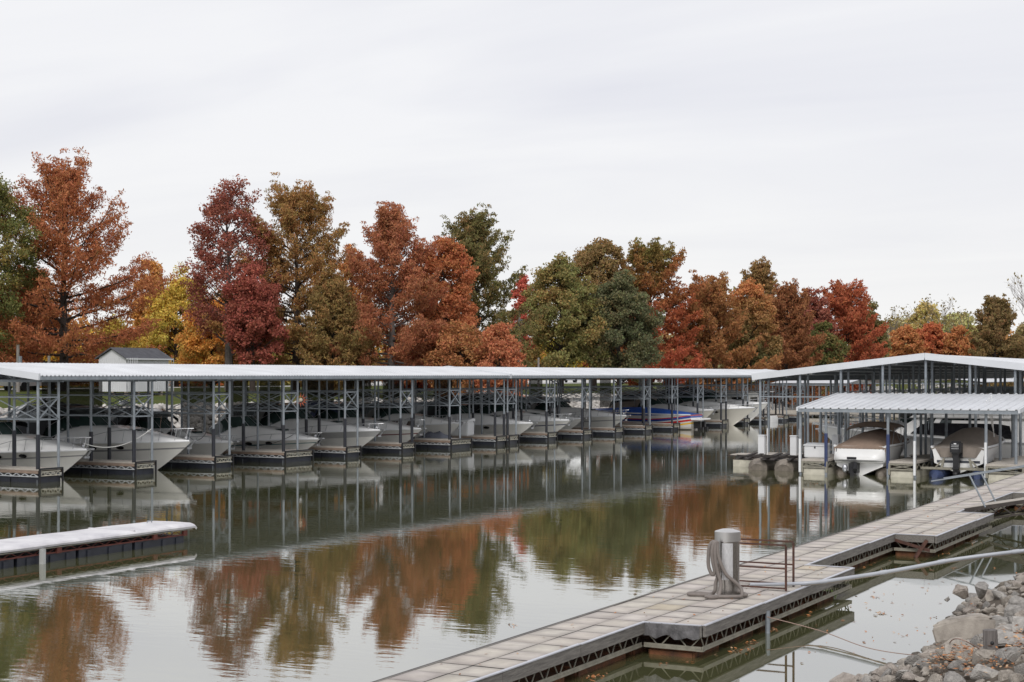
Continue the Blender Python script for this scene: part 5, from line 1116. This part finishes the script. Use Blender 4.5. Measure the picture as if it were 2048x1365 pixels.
# ------------------------------------------------------------------ trees
def leaf_quads(C_, s_, col, droop=0, asp=.45):
    n = len(C_); a = rng.normal(size=(n, 3)); a[:, 2] -= droop; a /= np.linalg.norm(a, axis=1)[:, None]
    b_ = rng.normal(size=(n, 3)); b_ -= (b_*a).sum(1)[:, None]*a; b_ /= np.linalg.norm(b_, axis=1)[:, None]+1e-9
    l_ = s_[:, None]*a; w_ = s_[:, None]*asp*b_
    V_ = np.stack([C_-l_, C_-l_*.1+w_, C_+l_, C_-l_*.1-w_], 1).reshape(-1, 3); Q_ = np.arange(4*n).reshape(-1, 4); return V_, Q_, np.repeat(np.clip(col, 0, 1), 4, 0)
GF = 1.85
def tree(px, top, hwp, Z, kind, cols, label, cb=.12, n=None, trunkm=None, p=.75, name=None, dens=1, tr=1, group='autumn trees on the far bank', low=None):
    pos = at(px, Z); g = float(terr(pos.x, pos.y)); Ht = H+(HZ-top)/F*Z-g; Rr = hwp/F*Z*(1.1 if kind == 'brd' else 1.05)
    root = empty(name or ('cypress_tree' if kind == 'cyp' else 'broadleaf_tree' if kind != 'bare' else 'bare_tree'), (pos.x, pos.y, g), 0, label, 'tree', group)
    cols = np.array(cols, float)*GF; cols = (cols*.80+cols.mean(1)[:, None]*.20)*np.array([1.03, 1.02, .84]); tm = trunkm or bark; r_ = random.Random(int(px*7+Z)); T = MB()
    tw = .016*Ht+.08
    wob = [(r_.gauss(0, .008)*Ht*k/6, r_.gauss(0, .008)*Ht*k/6) for k in range(7)]
    TH = Ht*(.93 if kind == 'cyp' else .82); tp = [(wob[k][0], wob[k][1], TH*k/6) for k in range(7)]; T.tube([(0, 0, -.3)]+tp[1:], [tw*(1-k/6.6)+.015 for k in range(7)], 8)
    def trunk_at(z): k = min(5.999, max(0, z/TH*6)); i = int(k); f_ = k-i; return Vector(tp[i]).lerp(Vector(tp[i+1]), f_)
    leafs = []; n = int((n or 23000)*2.4); ls = max(.09, .00088*Z)
    if kind == 'cyp':
        nb = 74; cl = []; asym = [r_.uniform(.78, 1.12) for _ in range(12)]
        for k in range(nb):
            f_ = (k+r_.random())/nb; z = Ht*(cb+(1-cb)*f_)*.93
            prof = (max(0, 1-f_)**(p*.85))*min(1, .80+f_*1.6); az = k*2.399+r_.uniform(-.5, .5)
            ln_ = Rr*prof*asym[int((az % 6.283)/6.284*6)+int(f_*5.99)]*r_.uniform(.74, 1.12)*1.42+.35; el = R(6+58*f_**1.2+r_.gauss(0, 7)); b0_ = trunk_at(z*.97)
            d = Vector((math.cos(az)*math.cos(el), math.sin(az)*math.cos(el), math.sin(el))); side = Vector((-math.sin(az), math.cos(az), 0))
            def bp_(t): return b0_+d*(ln_*t)+Vector((0, 0, ln_*(-.20*t+.20*t*t*t)*(1-f_)))
            T.tube([bp_(t) for t in (0, .35, .7, .95)], [max(.012, .03*ln_**.6*(1-t*.85)) for t in (0, .35, .7, 1)], 4, cap=False)
            nc = 3+int(ln_*2.0); tone = r_.random()
            for q in range(nc):
                t = .25+.75*((q+r_.random())/nc); sp = side*(r_.gauss(0, .20)*ln_*(1.1-t)); c_ = bp_(t)+sp+Vector((0, 0, r_.gauss(.05, .12)))
                rt_ = r_.uniform(.32, .62)*(.75+.05*Rr); w0 = .55*tone+.45*r_.random()
                cl.append((c_.x, c_.y, c_.z, w0, f_, rt_, 1)); e2 = c_+d*rt_*.8+Vector((r_.gauss(0, .15), r_.gauss(0, .15), rt_*r_.uniform(.2, .9))); cl.append((e2.x, e2.y, e2.z, w0, f_, rt_*.62, .45))
        cl = np.array(cl); m_ = len(cl); wt_ = cl[:, 5]**2; idx = rng.choice(m_, n, p=wt_/wt_.sum()); c0 = cl[idx]; dd = rng.normal(size=(n, 3)); dd /= np.linalg.norm(dd, axis=1)[:, None]
        C_ = c0[:, :3]+dd*(rng.random((n, 1))**.45)*c0[:, 5:6]*np.array([1.15, 1.15, .62]); C_[:, 2] -= rng.exponential(.10, n)*(c0[:, 5])*1.4
        w_ = c0[:, 3]; hf = c0[:, 4]; s_ = ls*1.2*rng.uniform(.6, 1.3, n); droop, asp = .9, .36
    else:
        nl = 52; cl = []; zc = Ht*(1+cb)/2; hh = Ht*(1-cb)/2
        for k in range(nl):
            f_ = (k+.5)/nl; zz = 1-2*f_; az = k*2.399+r_.uniform(-.4, .4); rad = r_.uniform(.5, .93)
            if p: # egg shape: wider below the middle
                ww = math.sqrt(max(.02, 1-zz*zz))*(1-.28*p*zz)
            lz = zc+hh*zz*.9*min(1, rad+.12); cx_, cy_ = Rr*ww*rad*math.cos(az), Rr*ww*rad*math.sin(az); b0_ = trunk_at(max(Ht*cb*.8, lz-.55*math.hypot(cx_, cy_)-.6)); c_ = Vector((cx_, cy_, lz)); mid_ = b0_.lerp(c_, .5)+Vector((0, 0, -.06*Rr)); T.tube([b0_, mid_, c_], [.03+.012*Rr, .022+.006*Rr, .012], 4, cap=False)
            tone = r_.random(); lr = Rr*r_.uniform(.16, .30)
            for q in range(13):
                v_ = Vector((r_.gauss(0, 1), r_.gauss(0, 1), r_.gauss(0, 1))).normalized()*lr*r_.uniform(.5, 1.12); v_.z *= .85; cl.append((c_.x+v_.x, c_.y+v_.y, c_.z+v_.z, .6*tone+.4*r_.random(), (c_.z+v_.z)/Ht, .7+.6*r_.random()))
                if q % 4 == 0: T.bar(c_, c_+v_*.9, .02)
        cl = np.array(cl); idx = rng.integers(0, len(cl), n); c0 = cl[idx]; sg = (.15+.05*Rr)*c0[:, 5:6]; dd = rng.normal(size=(n, 3)); dd /= np.linalg.norm(dd, axis=1)[:, None]; C_ = c0[:, :3]+dd*(rng.random((n, 1))**.5)*sg*1.75*np.array([1, 1, .8])
        w_ = c0[:, 3]; hf = c0[:, 4]; s_ = ls*rng.uniform(.55, 1.25, n); droop, asp = .25, .62
    # hue: clump by clump between the tree's colours
    k_ = len(cols); ph = w_*.62+.38*rng.random(n)
    if low is not None: ph = np.clip(hf*1.1+.35*(w_-.5), 0, 1)
    t_ = np.clip(ph, 0, .999)*(k_-1); i_ = t_.astype(int); fr_ = (t_-i_)[:, None]; col = cols[i_]*(1-fr_)+cols[i_+1]*fr_
    col = col*(rng.uniform(.82, 1.15, n)[:, None])*(1+.06*rng.normal(size=(n, 3)))
    V_, Q_, K_ = leaf_quads(C_, s_, col, droop, asp); V_[:, 2] = np.maximum(V_[:, 2], .35)
    T.build('trunk', tm, root, smooth=True); npmesh('crown', V_, Q_, fol, K_, root); return root
RUST = [(.20,.058,.026),(.30,.095,.042),(.24,.10,.035)]; RUSTD = [(.16,.055,.025),(.22,.085,.035)]
BRN = [(.28,.12,.042),(.23,.12,.042),(.17,.13,.045)]; OLV = [(.16,.115,.045),(.115,.11,.045),(.20,.10,.042)]
CRIM = [(.17,.055,.05),(.23,.065,.052),(.14,.055,.045)]; GRN = [(.07,.08,.05),(.10,.105,.06),(.19,.13,.06)]
GOR = [(.11,.13,.05),(.17,.15,.055),(.30,.15,.055)]; YEL = [(.44,.27,.035),(.32,.23,.035),(.17,.16,.035)]; GOLD = [(.52,.25,.03),(.45,.20,.03),(.22,.18,.035)]
ORG = [(.38,.115,.042),(.30,.13,.045),(.33,.09,.042)]; DRED = [(.25,.05,.028),(.30,.075,.033),(.17,.055,.025)]; PALY = [(.40,.36,.15),(.31,.31,.14),(.46,.35,.15)]
tree(-45, 290, 120, 110, 'brd', [(.07,.095,.035),(.12,.12,.04),(.28,.17,.04)], 'green and ochre tree cut off by the left edge', cb=.12)
tree(128, 322, 182, 114, 'cyp', RUST, 'tallest rust red cypress at the left with a visible trunk', n=30000, p=.62, cb=.08)
tree(60, 560, 90, 122, 'cyp', RUST, 'smaller rust cypress low behind the tallest one at left', n=12000, p=.7)
tree(300, 508, 32, 150, 'brd', [(.46,.26,.07),(.42,.20,.06),(.30,.18,.06)], 'slim orange tree behind the right shoulder of the tallest cypress', n=8000)
tree(352, 545, 78, 150, 'brd', [(.50,.33,.04),(.40,.29,.04),(.22,.20,.04)], 'yellow and green tree behind the small white building', n=14000, cb=.02)
tree(425, 585, 58, 140, 'brd', GOLD, 'golden orange tree left of the crimson tree', n=14000, cb=.02)
tree(225, 640, 60, 142, 'brd', YEL, 'low yellow tree seen below the tallest cypress', n=9000, cb=.02)
tree(458, 338, 90, 125, 'brd', CRIM, 'tall crimson sweetgum with thin see-through top', cb=.14, n=11000, p=1.6, trunkm=barkg)
tree(505, 520, 58, 121, 'brd', [(.20,.052,.045),(.26,.062,.052),(.17,.06,.045)], 'bright crimson tree in front of the tall sweetgum', cb=.16, n=13000)
tree(592, 378, 136, 127, 'cyp', BRN, 'broad brown cypress right of the crimson trees', n=28000, p=.52, cb=.08)
tree(668, 560, 66, 122, 'cyp', [(.25,.12,.045),(.19,.12,.045),(.15,.115,.045)], 'olive brown cypress lower right of the broad brown one', n=16000, p=.6, cb=.06)
tree(705, 480, 40, 165, 'brd', [(.42,.20,.06),(.38,.16,.05),(.28,.15,.05)], 'pale orange tree glimpsed between two brown cypresses', n=6000)
tree(783, 408, 106, 124, 'cyp', [(.24,.075,.04),(.28,.095,.05),(.22,.10,.045)], 'reddish brown cypress with pointed top and pale trunk', n=26000, p=.6, trunkm=barkg, cb=.10)
tree(830, 665, 62, 130, 'brd', [(.28,.045,.03),(.33,.07,.04)], 'low red shrub tree beneath the pointed cypress', n=8000, cb=.05)
tree(888, 462, 62, 128, 'brd', [(.30,.085,.04),(.34,.11,.045),(.26,.11,.04)], 'orange red tree in front of the tall olive cypress', n=15000, cb=.15)
tree(948, 420, 106, 136, 'cyp', OLV, 'tall olive green cypress in the middle of the row', n=24000, p=.55, cb=.12)
tree(925, 640, 60, 121, 'brd', [(.30,.09,.045),(.30,.13,.05),(.16,.11,.045)], 'salmon leaved tree low before the olive cypress', n=11000, cb=.08)
tree(1000, 640, 50, 119, 'brd', [(.32,.095,.05),(.36,.12,.06),(.26,.10,.05)], 'salmon red rounded tree left of the tallest utility pole', n=11000, cb=.10)
tree(1046, 535, 26, 165, 'brd', [(.40,.06,.06),(.34,.10,.07)], 'thin pinkish red tree top seen between larger trees', n=4500, p=1.3)
tree(1122, 500, 78, 150, 'brd', GOR, 'rounded green and orange tree right of the tallest utility pole', n=20000, cb=.05)
tree(1188, 460, 68, 162, 'brd', [(.12,.09,.04),(.20,.12,.05),(.10,.10,.045)], 'tall brownish green tree with open branching top', n=15000, cb=.25)
tree(1238, 545, 76, 152, 'brd', GRN, 'dark grey green tree beside the bright red cypress', n=20000, cb=.10)
tree(1300, 487, 98, 165, 'cyp', [(.30,.06,.03),(.27,.075,.03),(.15,.12,.035)], 'bright red cypress with olive top', n=24000, p=.48, cb=.06, low=1)
tree(1425, 570, 84, 170, 'cyp', [(.30,.105,.04),(.22,.105,.04),(.26,.09,.035)], 'rounded orange brown cypress', n=20000, p=.5, cb=.05)
tree(1500, 553, 52, 176, 'brd', [(.055,.07,.035),(.14,.11,.045),(.36,.14,.05)], 'maple with orange top and dark green skirts', n=15000, cb=.10, low=1)
tree(1520, 515, 58, 195, 'cyp', [(.22,.12,.05),(.18,.11,.045)], 'tan brown cypress peaking above the orange topped maple', n=13000, p=.6, cb=.2)
tree(1574, 572, 68, 184, 'cyp', [(.17,.065,.03),(.24,.09,.04)], 'dark brown cypress right of the orange topped maple', n=17000, p=.5, cb=.07)
tree(1618, 580, 50, 206, 'brd', CRIM, 'dark crimson tree right of the dark brown cypress', n=13000, cb=.1)
tree(1648, 640, 42, 196, 'brd', [(.06,.08,.03),(.10,.10,.035),(.22,.09,.035)], 'low green tree at the foot of the crimson one', n=9000, cb=.03)
tree(1692, 578, 72, 210, 'cyp', DRED, 'dark red cypress near the right end of the row', n=17000, p=.42, cb=.05)
tree(1742, 600, 34, 222, 'brd', OLV, 'thin olive tree at the right end of the row', n=7000)
tree(1808, 655, 42, 262, 'brd', ORG, 'orange tree leftmost of the three low orange trees at right', n=8000, cb=.05)
tree(1862, 640, 38, 268, 'brd', [(.38,.09,.04),(.33,.12,.05)], 'red orange tree in the middle of the three low orange trees at right', n=8000, cb=.04)
tree(1918, 650, 34, 262, 'brd', ORG, 'orange tree rightmost of the three low orange trees', n=7000, cb=.04)
tree(1852, 600, 36, 300, 'brd', [(.42,.33,.12),(.34,.28,.12)], 'pale yellow thin tree behind the orange ones', n=3500, cb=.2)
tree(1918, 615, 52, 320, 'brd', PALY, 'pale yellow green willow like tree at right', n=8000, cb=.03)
tree(1800, 640, 60, 330, 'brd', [(.34,.33,.19),(.40,.31,.20)], 'pale greyish yellow tree behind the low orange trees', n=7000, cb=.03)
tree(1990, 596, 50, 235, 'cyp', [(.20,.115,.05),(.15,.11,.05),(.22,.10,.05)], 'dark brown olive conical cypress near the right edge', n=18000, p=.55, cb=.06)
tree(2062, 640, 45, 250, 'brd', [(.20,.15,.09),(.26,.2,.1)], 'thin brownish tree at the right edge', n=5000, cb=.05)
def bare(px, top, hwp, Z, label, seed, lv=0):
    pos = at(px, Z); g = float(terr(pos.x, pos.y)); Ht = H+(HZ-top)/F*Z-g; root = empty('bare_tree', (pos.x, pos.y, g), 0, label, 'tree', 'leafless trees at the far end'); r_ = random.Random(seed); T = MB()
    tips = []
    def grow(p_, d, l_, w_, dep):
        e_ = p_+d*l_; mid_ = p_.lerp(e_, .5)+Vector((r_.gauss(0, .05)*l_, r_.gauss(0, .05)*l_, 0)); T.tube([p_, mid_, e_], [w_, w_*.8, w_*.62], 4 if dep < 4 else 3, cap=False)
        if dep >= 6: tips.append(e_); return
        for k in range(2 if dep == 0 else r_.choice((2, 3, 3))):
            a = r_.uniform(0, 6.28); sp = r_.uniform(.28, .62); q = d.orthogonal().normalized(); q = Matrix.Rotation(a, 3, d) @ q; nd = (d*math.cos(sp)+q*math.sin(sp)+Vector((0, 0, .12))).normalized(); grow(e_, nd, l_*r_.uniform(.62, .86), w_*.6, dep+1)
    grow(Vector((0, 0, -.2)), Vector((r_.gauss(0, .05), r_.gauss(0, .05), 1)).normalized(), Ht*.27, .016*Ht, 0)
    mz = max(v[2] for v in T.v); k = Ht/mz; T.v = [(a*k, b2*k, c_*k) for a, b2, c_ in T.v]; T.build('branches', mat('pale_bare_bark', (.20,.17,.155), .9, 0, .3, 3), root)
    if lv:
        C_ = np.array([tuple(t*k) for t in tips]); C_ = C_[rng.integers(0, len(C_), lv)]+rng.normal(size=(lv, 3))*.35; V_, Q_, K_ = leaf_quads(C_, np.full(lv, .3), np.array([.25,.19,.07])*rng.uniform(.7, 1.3, (lv, 1))); npmesh('leaves', V_, Q_, fol, K_, root)
bare(1795, 612, 40, 285, 'leafless spreading tree left of the pale yellow one', 3, 300); bare(1890, 592, 40, 290, 'leafless tree just right of the pale yellow one', 5, 200); bare(1760, 622, 36, 300, 'leafless tree at the left end of the pale far trees', 31, 150); bare(1830, 606, 36, 310, 'leafless tree between the two pale yellow trees', 33, 200); bare(1940, 612, 36, 300, 'leafless tree behind the pale yellow green tree', 35, 100); bare(2036, 545, 40, 255, 'tallest leafless tree at the right edge', 9, 60); bare(1398, 568, 30, 215, 'leafless tree top between the bright red and orange brown cypresses', 12, 500); bare(1965, 600, 30, 290, 'leafless tree left of the dark conical cypress', 17, 80); bare(372, 545, 30, 175, 'leafless tree top beside the yellow tree', 21, 100)
# far wood closing the view
def wood(n, fx, zlo, zhi, cols, lab, s0):
    xy = fx(n//60); base = np.repeat(xy, 60, 0); n = len(base); prof = zlo+(zhi-zlo)*np.repeat(rng.random(n//60)**1.1, 60); g = terr(base[:, 0], base[:, 1]); C_ = np.stack([base[:, 0]+rng.normal(size=n)*1.3, base[:, 1]+rng.normal(size=n)*1.3, g+prof+rng.normal(size=n)*.9], -1); C_[:, 2] = np.maximum(C_[:, 2], g+.2)
    cc = np.array(cols)*GF; pick = cc[np.repeat((.5+.5*np.sin(xy[:, 1]*.11+xy[:, 0]*.07)+rng.normal(size=len(xy))*.22).clip(0, .999)*len(cc), 60).astype(int)]; V_, Q_, K_ = leaf_quads(C_, s0*rng.uniform(.6, 1.3, n), pick*rng.uniform(.7, 1.25, (n, 1)), .2, .6)
    tag(npmesh('far_wood', V_, Q_, fol, K_), lab, 'wood', kind='stuff')
wood(90000, lambda n: np.stack([-156-rng.uniform(0, 10, n), rng.uniform(20, 430, n)], -1), 0, 8.5, [(.30,.22,.04),(.16,.15,.04),(.34,.17,.05),(.20,.10,.045)], 'far belt of yellow and olive undergrowth beyond the pale lot', .42)
wood(50000, lambda n: np.stack([rng.uniform(-165, 20, n), 345+rng.uniform(0, 10, n)], -1), 0, 11, [(.30,.27,.12),(.22,.21,.11),(.34,.20,.09)], 'far belt of pale yellow trees beyond the end of the basin', .5)
wood(16000, lambda n: np.stack([-106-rng.uniform(0, 3, n), rng.uniform(40, 148, n)], -1), 0, 4.5, [(.40,.24,.04),(.22,.18,.04),(.33,.10,.04),(.14,.12,.04)], 'yellow and red undergrowth behind the left trees', .28)
